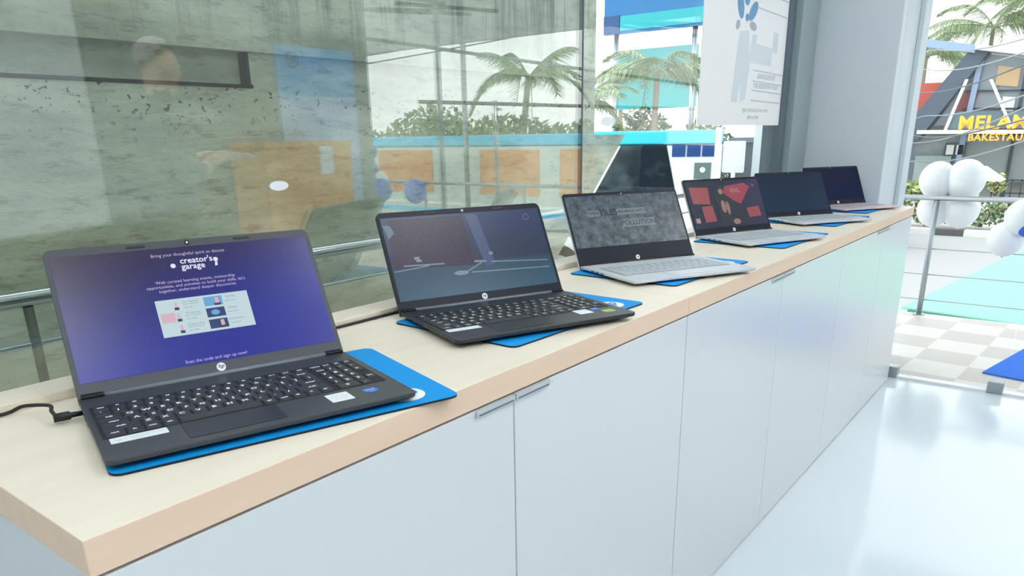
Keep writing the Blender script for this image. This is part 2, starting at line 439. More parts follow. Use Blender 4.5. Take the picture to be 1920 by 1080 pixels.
    bm = B(); hp_logo(bm, .0062, Matrix.Translation((W/2, .0138, .0005)), 0, 1)
    obj('logo', bm, [M_logo, mb], lid)
    return root, LM, (sx0, sx1, sy0, sy1), zd

def screen_mat(name, els, strength=1., vec=(0,1,0), tex=None, spec=.26):
    """a lit display: vertical (or slanted) colour run given off by the panel, under a satin surface"""
    m = bpy.data.materials.new(name); m.use_nodes = True
    nt = m.node_tree; b = nt.nodes['Principled BSDF']
    b.inputs['Base Color'].default_value = (.012,.013,.016,1); b.inputs['Roughness'].default_value = .25; b.inputs['Specular IOR Level'].default_value = spec
    tc = nt.nodes.new('ShaderNodeTexCoord')
    dp = nt.nodes.new('ShaderNodeVectorMath'); dp.operation = 'DOT_PRODUCT'; dp.inputs[1].default_value = vec
    nt.links.new(tc.outputs['Generated'], dp.inputs[0])
    r = nt.nodes.new('ShaderNodeValToRGB')
    while len(r.color_ramp.elements) < len(els): r.color_ramp.elements.new(.5)
    for e, (p, c) in zip(r.color_ramp.elements, els): e.position = p; e.color = lin(c)+(1,)
    nt.links.new(dp.outputs['Value'], r.inputs['Fac'])
    out = r.outputs['Color']
    if tex:                                    # mottled picture detail
        sc, lo, hi, st = tex
        mp = nt.nodes.new('ShaderNodeMapping'); mp.inputs['Scale'].default_value = st; nt.links.new(tc.outputs['Object'], mp.inputs['Vector'])
        n = nt.nodes.new('ShaderNodeTexNoise'); n.inputs['Scale'].default_value = sc; n.inputs['Detail'].default_value = 4; n.inputs['Roughness'].default_value = .7
        nt.links.new(mp.outputs['Vector'], n.inputs['Vector'])
        mr = nt.nodes.new('ShaderNodeMapRange'); mr.inputs['From Min'].default_value = .35; mr.inputs['From Max'].default_value = .65; mr.inputs['To Min'].default_value = lo; mr.inputs['To Max'].default_value = hi
        nt.links.new(n.outputs['Fac'], mr.inputs['Value'])
        x = nt.nodes.new('ShaderNodeMix'); x.data_type = 'RGBA'; x.blend_type = 'MULTIPLY'; x.inputs['Factor'].default_value = 1
        nt.links.new(out, x.inputs['A']); nt.links.new(mr.outputs['Result'], x.inputs['B']); out = x.outputs['Result']
    nt.links.new(out, b.inputs['Emission Color']); b.inputs['Emission Strength'].default_value = strength
    return m
def pix(name, rgb, s=1.):
    m = mat(name, (8,8,9), .28, emit=rgb, estr=s); return m
def screen(root, LM, rect, m):
    bm = B(); x0, x1, y0, y1 = rect
    prism(bm, [(x0,y0),(x1,y0),(x1,y1),(x0,y1)], -.0004, .0006)
    return obj('screen', bm, m, root, LM)
ZS = .0008
def quad(bm, x0, x1, y0, y1, mi=0, z=ZS): poly(bm, [(x0,y0,z),(x1,y0,z),(x1,y1,z),(x0,y1,z)], mi)

P_white = pix('pixel_white', (222,226,240)); P_pale = pix('pixel_pale', (186,208,214)); P_lilac = pix('pixel_lilac', (190,178,214))
P_pink = pix('pixel_pink', (206,170,184)); P_sky = pix('pixel_sky', (96,160,206)); P_navy = pix('pixel_navy', (22,52,104)); P_darkp = pix('pixel_dark', (34,34,52)); P_grey = pix('pixel_grey', (120,138,150))

# -- 1: nearest laptop
l1, LM, rc, zd = laptop('nearest laptop, charcoal, its blue-violet screen showing a welcome page with a white panel', .0753, .1135, -.3044, 1.0214, .3601, .2483, .2116, .008, 'charcoal')
m1 = screen_mat('violet_blue_display', [(.0,(8,22,158)), (.3,(4,8,130)), (.60,(30,14,86)), (.95,(60,32,52))], .8, (-.42,.85,0), spec=.42)
s1 = screen(l1, LM, rc, m1)
def lines(par, name, rows, m, bold=.0):
    bm = B()
    for (s, x, y, size) in rows: text_into(bm, s, size, TR(x, y, ZS), 0, bold=bold)
    return obj(name, bm, m, par)
lines(s1, 'greeting_text', [('Bring your thoughtful spirit to discuss', .178, .1885, .0066)], P_lilac)
bm = B()
text_into(bm, "creator's", .0125, TR(.186, .1775, ZS), 0, bold=.018); text_into(bm, 'garage', .0125, TR(.180, .1685, ZS), 0, bold=.018)
# sprocket mark on the left, bulb mark on the right
prism(bm, circ(.1535, .1715, .0036, 8), .0006, ZS); 
f = bm.faces.new([bm.verts.new((x, y, ZS)) for x, y in circ(.2125, .1755, .0034, 14)])
poly(bm, [(.2095,.1655,ZS),(.2135,.1660,ZS),(.2140,.1720,ZS),(.2110,.1720,ZS)])
obj('event_title', bm, P_white, s1)
lines(s1, 'paragraph_text', [('With curated learning events, mentorship', .179, .1480, .0064), ('opportunities, and activities to build your skills, let\'s', .179, .1415, .0064), ('together, understand deeper discoveries', .179, .1350, .0064)], P_lilac)
bm = B(); quad(bm, .1175, .2430, .0675, .1220); obj('white_panel', bm, P_pale, s1)
Z2 = ZS+.0002
PM = [P_white, P_pale, P_sky, P_navy, P_pink, P_darkp, P_pale]
for r, (ca, cb) in enumerate(((2,3),(4,2),(2,3))):
    y1 = .1190-r*.0172; y0 = y1-.0138
    bm = B()
    quad(bm, .1205, .1390, y0, y1, ca if ca != 2 else 1, Z2)
    quad(bm, .1390, .1475, y0, y1, 6, Z2); quad(bm, .1415, .1450, y0+.005, y1-.002, 4, Z2+.0001); quad(bm, .1405, .1465, y0, y0+.004, 5, Z2+.0001)
    obj('thumbnail_picture', bm, PM, s1)
    x0 = .1805; bm = B()
    quad(bm, x0, x0+.0255, y0, y1, (2, 3, 3)[r], Z2)
    if r != 1: quad(bm, x0+.0155, x0+.0205, y0+.003, y1-.002, 4, Z2+.0001); quad(bm, x0+.0135, x0+.0225, y0, y0+.0035, 5, Z2+.0001)
    else: prism(bm, circ(x0+.012, (y0+y1)/2, .006, 16, .004), Z2, Z2+.0001, 2)
    obj('thumbnail_picture', bm, PM, s1)
for r in range(3):
    y = .1165-r*.0172
    for k, rows in enumerate(([(('Get inspired', 'Workshops', 'Creative time')[r], .1630, y, .0042), ('learn and grow', .1630, y-.0035, .0036), ('join today', .1590, y-.0085, .0032)],
        [(('Gaming', 'Design', 'Community')[r], .2180, y, .0046), ('read more', .2170, y-.0060, .0034)])):
        o = lines(s1, 'panel_text', rows, P_grey)
        for v in o.data.vertices: v.co.z += .0002
lines(s1, 'footer_text', [('Scan the code and sign up now!', .178, .0285, .0066)], P_lilac)
# stickers and touch details on the nearest laptop
def sticker(root, name, x0, x1, y0, y1, zd, m, rows=(), mt=None, label=None, r=.0012, rot=0.):
    bm = B(); prism(bm, rrect(x0-(x0+x1)/2, (x1-x0)/2, y0-(y0+y1)/2, (y1-y0)/2, r), 0, .00025, 0)
    for (s, dx, dy, sz) in rows: text_into(bm, s, sz, TR(dx, dy, .0003), 1)
    o = obj(name, bm, [m, mt or M_stickt], root, Matrix.Translation(((x0+x1)/2, (y0+y1)/2, zd+.0001)) @ Matrix.Rotation(rot, 4, 'Z'))
    if label: o['label'] = label
    return o
sticker(l1, 'specification_sticker', .0125, .0715, .0485, .0665, zd, M_stick, [('hp', -.021, 0, .007), ('15s laptop  8 GB  512 GB', .004, .0025, .004), ('11th generation', .002, -.003, .003)], label='long white sticker at the left palm rest')
sticker(l1, 'serial_sticker', .2565, .2860, .0270, .0585, zd, M_stick, [('Model 15s', 0, .008, .0042), ('2 USB   1 HDMI', 0, .001, .0034), ('Card reader', 0, -.006, .0034)], label='white square sticker at the right palm rest')
sticker(l1, 'processor_sticker', .3040, .3240, .0350, .0535, zd, M_stickb, [('intel', 0, .002, .0075), ('core', .001, -.005, .0045)], M_logo, label='blue processor sticker', r=.007)

# -- 2: second laptop
l2, LM, rc, zd = laptop('second laptop, black, its screen showing a brick wall and pale floor lines', .6349, .1312, -.3982, 1.0575, .3660, .2514, .2041, .0053, 'black')
m2 = screen_mat('studio_wall_display', [(0,(50,98,124)), (.36,(38,78,106)), (.40,(36,52,82)), (1,(54,70,116))], .66)
s2 = screen(l2, LM, rc, m2)
brick = screen_mat('brick_picture', [(0,(58,40,72)), (1,(54,46,72))], .6, tex=(160, .45, 1.35, (1,2.2,1)))
bm = B(); poly(bm, [(.012,.088,ZS),(.183,.081,ZS),(.178,.188,ZS),(.020,.188,ZS)]); obj('brick_wall_picture', bm, brick, s2)
bm = B(); poly(bm, [(.186,.188,ZS+.0001),(.212,.188,ZS+.0001),(.226,.078,ZS+.0001),(.203,.076,ZS+.0001)]); obj('blue_post_picture', bm, pix('post_blue', (4,52,112), .75), s2)
bm = B()
def stroke(x0, y0, x1, y1, w, z=ZS+.0002):
    d = Vector((x1-x0, y1-y0)).normalized(); nx, ny = -d.y*w/2, d.x*w/2
    poly(bm, [(x0+nx,y0+ny,z),(x0-nx,y0-ny,z),(x1-nx,y1-ny,z),(x1+nx,y1+ny,z)])
stroke(.030,.0925,.115,.0895,.0028); stroke(.010,.0825,.082,.0885,.0022); stroke(.168,.066,.350,.060,.0026); stroke(.217,.084,.350,.075,.0026); stroke(.160,.069,.196,.084,.0024)
bm.faces.new([bm.verts.new((x, y, ZS+.0002)) for x, y in circ(.146,.067,.0165,20,.0048)])
stroke(.180,.088,.206,.086,.004)
quad(bm, .055, .066, .103, .1085, 0, ZS+.0002); quad(bm, .058, .069, .098, .1025, 0, ZS+.0002); quad(bm, .217, .226, .0985, .105, 0, ZS+.0002)
obj('floor_line_picture', bm, pix('pale_line', (104,132,148), .8), s2)
bm = B()
for i in range(24):
    a0, a1 = 2*PI*i/24, 2*PI*(i+1)/24
    poly(bm, [(.325+r*math.cos(a), .174+r*.9*math.sin(a), ZS+.0002) for r, a in ((.0065,a0),(.0075,a0),(.0075,a1),(.0065,a1))])
obj('round_badge_picture', bm, pix('badge_line', (104,124,158), .8), s2)
bm = B(); poly(bm, [(.008,.178,ZS+.0002),(.022,.176,ZS+.0002),(.028,.160,ZS+.0002),(.013,.148,ZS+.0002)]); obj('corner_picture', bm, pix('corner_teal', (52,96,120), .8), s2)
sticker(l2, 'specification_sticker', .013, .075, .056, .073, zd, M_stick, [('hp', -.023, 0, .007), ('15s laptop  8 GB  512 GB', .004, .001, .004)], label='long white sticker at the left palm rest')
sticker(l2, 'serial_sticker', .270, .300, .042, .073, zd, M_stick, [('Model 15s', 0, .008, .0042), ('2 USB   1 HDMI', 0, .001, .0034)], label='white square sticker at the right palm rest')
sticker(l2, 'processor_sticker', .308, .326, .058, .076, zd, M_stickb, [('intel', 0, .001, .007)], M_logo, label='dark blue processor sticker')
sticker(l2, 'graphics_sticker', .318, .342, .030, .050, zd, M_stickg, [('NVIDIA', 0, -.004, .0048)], M_dark, label='green graphics sticker')

# -- 3: silver laptop with boxed lettering
l3, LM, rc, zd = laptop('third laptop, silver, grey mottled screen with boxed lettering', 1.2402, .1425, -.473, 1.0522, .356, .24, .1988, .002, 'silver15', .0145)
s3 = screen(l3, LM, rc, screen_mat('grey_mottled_display', [(0,(92,106,112)), (.5,(88,100,106)), (1,(78,92,104))], .85, tex=(46, .45, 1.5, (1,1,1))))
m_box = pix('caption_box', (112,128,134), .85); m_let = pix('caption_letters', (38,50,58), .8)
Z2 = ZS+.0002
for x0, x1, y0, y1, tx, sz in ((.060,.098,.1325,.1490,'THESE',.0125), (.150,.240,.1330,.1500,'ARE MADE WITH',.0115), (.156,.262,.0985,.1200,'POLLUTION',.0195)):
    bm = B(); quad(bm, x0, x1, y0, y1); obj('caption_box', bm, m_box, s3)
    bm = B(); text_into(bm, tx, sz, TR((x0+x1)/2, (y0+y1)/2, Z2), 0, bold=.02); obj('caption_text', bm, m_let, s3)
bm = B(); text_into(bm, 'TILES', .0235, TR(.1235,.1410,Z2), 0, bold=.02); obj('tiles_text', bm, pix('tiles_letters', (14,24,32), .8), s3)
# -- 4: silver laptop with red cards
l4, LM, rc, zd = laptop('fourth laptop, silver, its dark screen showing red cards', 1.9427, .1449, -.4159, 1.106, .3341, .2297, .1926, .0036, 'silver', .0145)
s4 = screen(l4, LM, rc, screen_mat('dark_violet_display', [(0,(28,44,66)), (.45,(34,46,64)), (1,(60,54,96))], .75, (.75,.1,0)))
def cards(par, name, polys, m, z=ZS):
    bm = B()
    for p in polys: poly(bm, [(x, y, z) for x, y in p])
    return obj(name, bm, m, par)
m_red = pix('card_red', (162,72,78), .75); m_red2 = pix('card_crimson', (166,58,82), .75); m_skin = pix('picture_skin', (168,128,120), .7); m_blk = pix('picture_dark', (22,32,46), .8)
for p in ([(.022,.110),(.094,.104),(.100,.162),(.020,.166)], [(.056,.044),(.104,.046),(.100,.100),(.054,.098)], [(.250,.050),(.305,.054),(.302,.088),(.246,.084)]):
    cards(s4, 'red_card_picture', [p], m_red)
cards(s4, 'seated_figure_picture', [[(.118,.03),(.225,.03),(.232,.085),(.205,.120),(.175,.160),(.140,.166),(.118,.140),(.125,.09)]], m_blk, ZS+.0001)
cards(s4, 'held_card_picture', [[(.160,.140),(.172,.164),(.262,.172),(.284,.158),(.226,.098),(.200,.112)]], m_red2, ZS+.0002)
cards(s4, 'skin_tone_picture', [circ(.148,.094,.010,14,.022), circ(.166,.088,.007,12,.024), circ(.150,.146,.010,12,.010), circ(.190,.040,.016,12,.010)], m_skin, ZS+.0002)
bm = B(); text_into(bm, 'FOG.', .020, TR(.215,.146,ZS+.0003), 0, bold=.02); text_into(bm, 'hp', .012, TR(.300,.163,ZS+.0003), 0); quad(bm, .016, .034, .044, .060, 0, ZS+.0003); obj('card_text', bm, pix('card_pale', (190,150,160), .7), s4)
# -- 5, 6
l5, LM, rc, zd = laptop('fifth laptop, silver, plain dark teal screen', 2.5547, .1798, -.5596, 1.0605, .3227, .2158, .1886, .0125, 'silver', .0145)
screen(l5, LM, rc, screen_mat('plain_teal_display', [(0,(14,50,84)), (1,(16,44,72))], .6, spec=.15))
l6, LM, rc, zd = laptop('farthest laptop, rose-silver keyboard deck, blank near-black screen', 3.132, .1844, -.5281, 1.1129, .3208, .21, .1814, .0162, 'rose', .0145)
screen(l6, LM, rc, screen_mat('blank_display', [(0,(0,22,70)), (1,(0,18,62))], .6, spec=.05))

# ------------------------------------------------------------------ charger cable of the nearest laptop
ca = empty('charger_cable', 'black charger cable lying along the ledge, plugged into the nearest laptop', 'cable', (0,0,H))
e1 = Vector((math.cos(-.3044), math.sin(-.3044), 0)); e2 = Vector((math.sin(.3044), math.cos(.3044), 0))
def l1pt(x, y, z): return Vector((.0753,.1135,0)) + e1*x + e2*y + Vector((0,0,z))
bm = B()
pts = [(-.35,.398,.003),(-.1,.4045,.003),(.05,.4045,.003)]
p0 = l1pt(-.020,.205,.0125)
pts += [(.085,.400,.004), (.100,.385,.012), tuple(l1pt(-.032,.236,.016)), tuple(l1pt(-.031,.216,.014)), tuple(l1pt(-.027,.203,.0095))]
def smooth_path(P, k=6):
    P = [Vector(p) for p in P]; out = []
    for i in range(len(P)-1):
        a, b, c, d = P[max(i-1,0)], P[i], P[i+1], P[min(i+2, len(P)-1)]
        for j in range(k):
            t = j/k
            out.append(.5*((2*b)+(c-a)*t+(2*a-5*b+4*c-d)*t*t+(3*b-a-3*c+d)*t**3))
    return out+[P[-1]]
tube(bm, smooth_path(pts), .0024, 8); obj('cord', bm, M_cable, ca)
bm = B(); q = [l1pt(-.031,.2005,.0095), l1pt(-.014,.2005,.0095), l1pt(-.012,.2005,.0095), l1pt(.0,.2005,.0095)]
tube(bm, q, [.0056,.0056,.0036,.0030], 12); obj('plug', bm, M_cable, ca)
cb = empty('charger_cable', 'black cable along the ledge between the first two laptops', 'cable', (0,0,H))
bm = B(); tube(bm, smooth_path([(.20,.4035,.003),(.45,.4047,.003),(.70,.4045,.003),(.86,.4035,.003),(.93,.392,.003)]), .0024, 8); obj('cord', bm, M_cable, cb)

# ------------------------------------------------------------------ things on the window glass
poster = empty('poster', 'white paper poster on the window beside the pillar, seen from its back', 'poster', (0,0,0))
mp_ = mat('backlit_paper', (253,253,253), .8)
nt = mp_.node_tree; b = nt.nodes['Principled BSDF']; out = [n for n in nt.nodes if n.type == 'OUTPUT_MATERIAL'][0]
tl = nt.nodes.new('ShaderNodeBsdfTranslucent'); tl.inputs['Color'].default_value = (.93,.95,.96,1); mx = nt.nodes.new('ShaderNodeMixShader'); mx.inputs['Fac'].default_value = .25
nt.links.new(b.outputs[0], mx.inputs[1]); nt.links.new(tl.outputs[0], mx.inputs[2]); nt.links.new(mx.outputs[0], out.inputs['Surface'])
bm = B(); yp = YG-.0105
v = box(bm, 2.41, 3.262, yp, yp+.0035, 1.165, 2.05); obj('paper_sheet', bm, mp_, poster)
def show(name, polys, rgb, dz=0):
    bm = B()
    for p in polys: poly(bm, [(x, yp-.0006-dz, z) for x, z in p])
    return obj(name, bm, mat(name, rgb, .8), poster)
def blob(cx, cz, rx, rz, a=0, n=16):
    return [(cx+rx*math.cos(t)*math.cos(a)-rz*math.sin(t)*math.sin(a), cz+rx*math.cos(t)*math.sin(a)+rz*math.sin(t)*math.cos(a)) for t in (2*PI*i/n for i in range(n))]
show('blue_leaf_print', [blob(2.73,1.588,.030,.050,.5), blob(2.86,1.580,.052,.026,.6), blob(2.79,1.622,.030,.030), blob(2.80,1.552,.018,.014)], (118,164,198))
show('grey_leaf_print', [blob(2.715,1.520,.022,.016,.5), blob(2.868,1.528,.038,.016,-.1)], (176,188,192))
show('figure_print', [[(2.74,1.50),(2.83,1.51),(2.86,1.38),(2.84,1.26),(2.79,1.25),(2.78,1.34),(2.76,1.25),(2.70,1.25),(2.72,1.40)], [(2.87,1.50),(2.92,1.50),(2.90,1.42),(2.86,1.42)]], (216,224,228))
show('grey_panel_print', [[(2.86,1.47),(3.10,1.465),(3.10,1.40),(2.86,1.40)], [(3.10,1.53),(3.16,1.525),(3.16,1.45),(3.10,1.45)]], (220,227,231), .0002)
show('rule_print', [[(2.90,z),(3.25,z-.004),(3.25,z-.009),(2.90,z-.004)] for z in (1.375,1.335,1.300,1.262,1.60,1.66)], (196,206,211))
bm = B()
Mx = Matrix.Translation((3.06, yp-.0008, 1.352)) @ Matrix.Rotation(PI/2, 4, 'X') @ Matrix.Diagonal((-1,1,1,1))
text_into(bm, 'TRUE BLENDING', .028, Mx, 0)
text_into(bm, 'FROM THE INSIDE OUT', .028, Matrix.Translation((0,0,-.036)) @ Mx, 0)
text_into(bm, 'learn more about the range', .026, Matrix.Translation((-.10,0,-.128)) @ Mx, 0); text_into(bm, 'visit us today', .024, Matrix.Translation((-.12,0,-.155)) @ Mx, 0)
obj('reversed_lettering', bm, mat('ghost_lettering', (190,200,206), .8), poster)
for x, z, w, lb in ((.627,1.058,.020,'small white oval on the window above the nearest laptop'), (1.788,1.174,.036,'small white oval on the window right of the glass joint')):
    bm = B(); prism(bm, circ(0,0,w,24,.0085 if w < .03 else .013), 0, .002)  # plain white ovals set flat on the pane
    o = obj('window_oval', bm, M_logo); o.location = (x, YG-.005, z); o.rotation_euler = (PI/2,0,0); tag(o, lb, 'sticker')

# ------------------------------------------------------------------ outside the side window: concrete wall and railing
YC = 1.7
bm = B()
xe = lambda z: 3.62 + (z-.84)*1.13           # the raked end of the wall
def wallblock(x0, z0, z1, y0=YC, y1=YC+.3, x1=None):
    a = [(x0,y0,z0),(xe(z0) if x1 is None else x1,y0,z0),(xe(z1) if x1 is None else x1,y0,z1),(x0,y0,z1)]
    bk = [(p[0],y1,p[2]) for p in a]
    A = [bm.verts.new(p) for p in a]; D_ = [bm.verts.new(p) for p in bk]
    bm.faces.new(A); bm.faces.new(list(reversed(D_)))
    for i in range(4): bm.faces.new((A[i], D_[i], D_[(i+1) % 4], A[(i+1) % 4]))
wallblock(-4, -2.3, 1.14)
XE = 3.60
wallblock(-4, 1.14, 1.306, x1=XE)
wallblock(-4, 1.306, 1.420, YC+.035, YC+.3, 1.372)   # recessed strip
a_ = [(1.386,YC),(XE,YC),(XE,YC+.3),(1.386,YC+.3)]
prism(bm, a_, 1.306, 1.420)
wallblock(-4, 1.420, 1.445, YC-.012, x1=XE)
wallblock(-4, 1.445, 2.45, x1=XE)
wall = obj('concrete_wall', bm, M_conc); wall['kind'] = 'structure'
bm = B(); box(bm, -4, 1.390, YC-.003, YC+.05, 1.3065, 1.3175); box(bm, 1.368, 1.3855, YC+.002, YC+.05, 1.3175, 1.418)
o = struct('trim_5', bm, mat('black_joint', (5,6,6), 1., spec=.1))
bm = B(); box(bm, -4, 3.5, YG+.06, YC, -2.3, -.15); struct('ground_side', bm, M_conc)

def railing(name, label, p0, p1, ztop, zb, posts, cables, M, rt=.0125, group=None, post_r=.016, MP=None):
    p0, p1 = Vector(p0), Vector(p1)
    r = empty(name, label, 'railing', p0)
    d = p1-p0
    bm = B(); tube(bm, [Vector((0,0,ztop)), d+Vector((0,0,ztop))], rt, 14); obj('handrail', bm, M, r)
    for t in posts:
        q = d*t; bm = B(); tube(bm, [q+Vector((0,0,zb)), q+Vector((0,0,ztop-rt))], post_r, 12)
        prism(bm, circ(q.x, q.y, post_r*2.2, 16), zb, zb+.006); obj('post', bm, MP or M, r)
    for z in cables:
        bm = B(); tube(bm, [Vector((0,0,z)), d+Vector((0,0,z))], .0035, 6); obj('cable', bm, M, r)
    return r
railing('guard_railing', 'steel railing outside the side window, running along the concrete wall', (-2.,.75,0), (3.5,.75,0), .892, -.15, (.05,.4095,.68,.98), (.815,.62,.45,.28,.12), M_steel, .0135, post_r=.008, MP=mat('grey_post', (112,112,106), .5, metal=.3))
railing('balcony_railing', 'steel railing with balloons on the tiled balcony outside the shop front', (5.1,.75,0), (5.1,-5.2,0), .735, 0, (.02,.1025,.30,.5,.7,.9), (.424,.262,.10), M_rail, .016)

# ------------------------------------------------------------------ outside the shop front
def tiles():
    m = mat('balcony_tiles', (222,214,202), .45)
    nt = m.node_tree; b = nt.nodes['Principled BSDF']; tc = nt.nodes.new('ShaderNodeTexCoord')
    mp = nt.nodes.new('ShaderNodeMapping'); mp.inputs['Scale'].default_value = (4.,4.,1); mp.inputs['Rotation'].default_value = (0,0,R(4)); nt.links.new(tc.outputs['Object'], mp.inputs['Vector'])
    ck = nt.nodes.new('ShaderNodeTexChecker'); ck.inputs['Scale'].default_value = 1.; ck.inputs['Color1'].default_value = lin((214,209,203))+(1,); ck.inputs['Color2'].default_value = lin((192,185,178))+(1,)
    nt.links.new(mp.outputs['Vector'], ck.inputs['Vector'])
    n = nt.nodes.new('ShaderNodeTexWhiteNoise'); 
    nt.links.new(ck.outputs['Color'], b.inputs['Base Color'])
    return m
bm = B(); box(bm, 3.66, 5.13, -6, .9, -.25, 0); struct('balcony_floor', bm, tiles())
bm = B(); box(bm, 3.5, 5.13, .9, YC-.0, -.25, -.02); box(bm, 5.13, 5.14, -6, 1.7, -.4, 0)
struct('balcony_edge', bm, M_white)
bm = B(); prism(bm, rrect(-.6, .6, -.45, .45, .004), 0, .008); o = obj('door_mat', bm, mat('bright_blue_carpet', (0,104,214), .9)); o.location = (4.40,-.915,0); o.rotation_euler = (0,0,R(-12)); tag(o, 'bright blue mat on the balcony tiles outside the glass front', 'mat')
# glass canopy below the balcony
M_canopy = mat('green_canopy_glass', (140,204,180), .45, spec=.1); M_canE = mat('canopy_edge', (70,128,108), .4)
cn = empty('glass_canopy', 'green glass canopy beyond and below the balcony railing', 'canopy', (6.35,0,-.22))
bm = B(); prism(bm, [(0,.455),(-.58,-2.6),(4.2,-2.6),(3.93,-.08),(3.39,.029)], -.02, 0); obj('glass_sheet', bm, M_canopy, cn)
bm = B(); tube(bm, [(-.01,.40,-.03),(-.60,-2.6,-.03)], .018, 8); obj('edge_beam', bm, M_canE, cn)
for y in (-.20,-1.6):
    x = -.13+(y+.2)*.19
    bm = B(); box(bm, x-.03, x+.03, y-.022, y+.022, -.16, -.02); obj('bracket', bm, mat('bracket_teal', (40,92,84), .5), cn)
# balloons
M_balw = mat('white_balloon', (236,238,240), .3, spec=.5); M_balb = mat('blue_balloon', (10,92,206), .3)
def balloon(x, y, z, r, m, label, group):
    o = empty('balloon', label, 'balloon', (x,y,z), 0, group)
    bm = B(); ellipsoid(bm, (0,0,0), r, r, r*1.08, u=24, v=16); obj('skin', bm, m, o)
    bm = B(); prism(bm, circ(0,0,.010,10), -r*1.14, -r*1.06, inset=.006); obj('knot', bm, m, o)
gw = 'white balloons tied to the balcony railing'
balloon(5.22,.172,.835,.105,M_balw,'white balloon, upper left of the four on the railing post',gw)
balloon(5.22,.02,.842,.112,M_balw,'white balloon, upper right of the four on the railing post',gw)
balloon(5.22,.165,.655,.100,M_balw,'white balloon, lower left of the four on the railing post',gw)
balloon(5.22,.02,.664,.108,M_balw,'white balloon, lower right of the four on the railing post',gw)
balloon(5.02,-.33,.645,.10,M_balw,'white balloon at the right edge, above another white balloon',gw)
balloon(5.05,-.255,.515,.095,M_balw,'white balloon at the right edge, lowest of the cluster beside the blue one',gw)
balloon(4.98,-.355,.600,.055,M_balb,'blue balloon at the right edge in front of white balloons','blue balloons tied to the balcony railing')
gg = 'balloons of the garland mirrored in the side window'
for i, (y, z, r, k) in enumerate(((-4.05,1.02,.07,1),(-4.10,.93,.09,0),(-4.02,.84,.10,1),(-3.96,.74,.10,0),(-3.90,.66,.11,1),(-4.05,.60,.10,0),(-3.45,.66,.11,1),(-4.12,.72,.09,1))):
    balloon(5.0-.03*(i % 3), y, z, r, M_balb if k else M_balw, ('blue' if k else 'white')+' balloon of the garland farther along the balcony railing, seen only in reflection', gg)
# street
M_road = mat('pale_asphalt', (176,176,176), .9); M_walk = mat('pavement', (198,194,188), .9)  # one even pale grey over the whole road
bm = B(); box(bm, 5.3, 29, -60, 60, ST-.2, ST); struct('road', bm, M_road)
bm = B(); box(bm, 29.4, 90, -60, 60, ST-.2, ST+.16); struct('pavement', bm, M_walk)
bm = B()
for i in range(-40, 40): box(bm, 29.0, 29.4, i*.9, i*.9+.9, ST-.1, ST+.2, i % 2)
o = obj('kerb', bm, [mat('kerb_white', (236,236,232), .8), mat('kerb_dark', (92,92,92), .8)]); tag(o, 'kerb painted in dark and white blocks along the far side of the road', 'kerb')
# leafy masses
def leaves(bm, c, rx, ry, rz, n, s, nm):
    for i in range(n):
        while True:
            p = Vector((random.uniform(-1,1), random.uniform(-1,1), random.uniform(-1,1)))
            if .35 < p.length < 1: break
        p = Vector((c[0]+p.x*rx, c[1]+p.y*ry, c[2]+p.z*rz))
        u = Vector((random.uniform(-1,1), random.uniform(-1,1), random.uniform(-1,1))).normalized(); w = u.orthogonal().normalized()
        q = random.uniform(.6,1.3)*s
        f = bm.faces.new([bm.verts.new(p+u*q), bm.verts.new(p+w*q*.5), bm.verts.new(p-u*q), bm.verts.new(p-w*q*.5)]); f.material_index = random.randrange(nm)
GR = [mat('leaf_green', (104,132,84), .7), mat('leaf_dark', (62,90,58), .7), mat('leaf_olive', (146,154,104), .7)]
bm = B()
for y in [k*.8 for k in range(-30, 30)]: leaves(bm, (30.0, y, ST+.72), .7, .62, .50, 150, .12, 3)
o = obj('hedge', bm, GR); tag(o, 'clipped green hedge behind the painted kerb', 'hedge'); o['kind'] = 'stuff'
def bush(x, y, z, rx, ry, rz, label, n=420, s=.16, g=None, mats=GR):
    o = empty('bush', label, 'bush', (x,y,z), 0, g)
    bm = B(); leaves(bm, (0,0,rz), rx, ry, rz, n, s, len(mats)); obj('foliage', bm, mats, o)
    bm = B()
    for a in range(4): tube(bm, [(0,0,0),(rx*.4*math.cos(a*1.6), ry*.4*math.sin(a*1.6), rz)], .05, 6)
    obj('stem', bm, mat('bark', (110,96,80), .9), o)
M_bark = mat('palm_bark', (150,138,120), .9)
PG = [mat('palm_leaf', (122,146,106), .6), mat('palm_leaf_pale', (176,184,142), .6)]
def frond_mesh(Lf, droop):
    bm = B(); pts = []
    for i in range(15):
        t = i/14; pts.append(Vector((Lf*t*(1-.25*t), 0, Lf*(.42*t-droop*t*t))))
    tube(bm, pts, [.035*(1-.8*i/14) for i in range(15)], 5)
    for i in range(2, 15):
        for k in (0, .2, .4, .6, .8):
            j = min(i+1, 14); p = pts[i].lerp(pts[j], k); t = (i+k)/15; ll = Lf*.24*math.sin(PI*min(1, .15+.85*t))**.6 + .08
            for s in (-1, 1):
                g = random.uniform(.5,.8); tip = p+Vector((ll*.55, s*ll*g, -ll*random.uniform(.4,.75))); w = Vector((.028,0,0))
                f = bm.faces.new([bm.verts.new(p-w), bm.verts.new(p+w), bm.verts.new(tip)]); f.material_index = 1 if random.random() < .4 else 0
    me = bpy.data.meshes.new('frond'); bm.to_mesh(me); bm.free()
    for m in PG: me.materials.append(m)
    return me
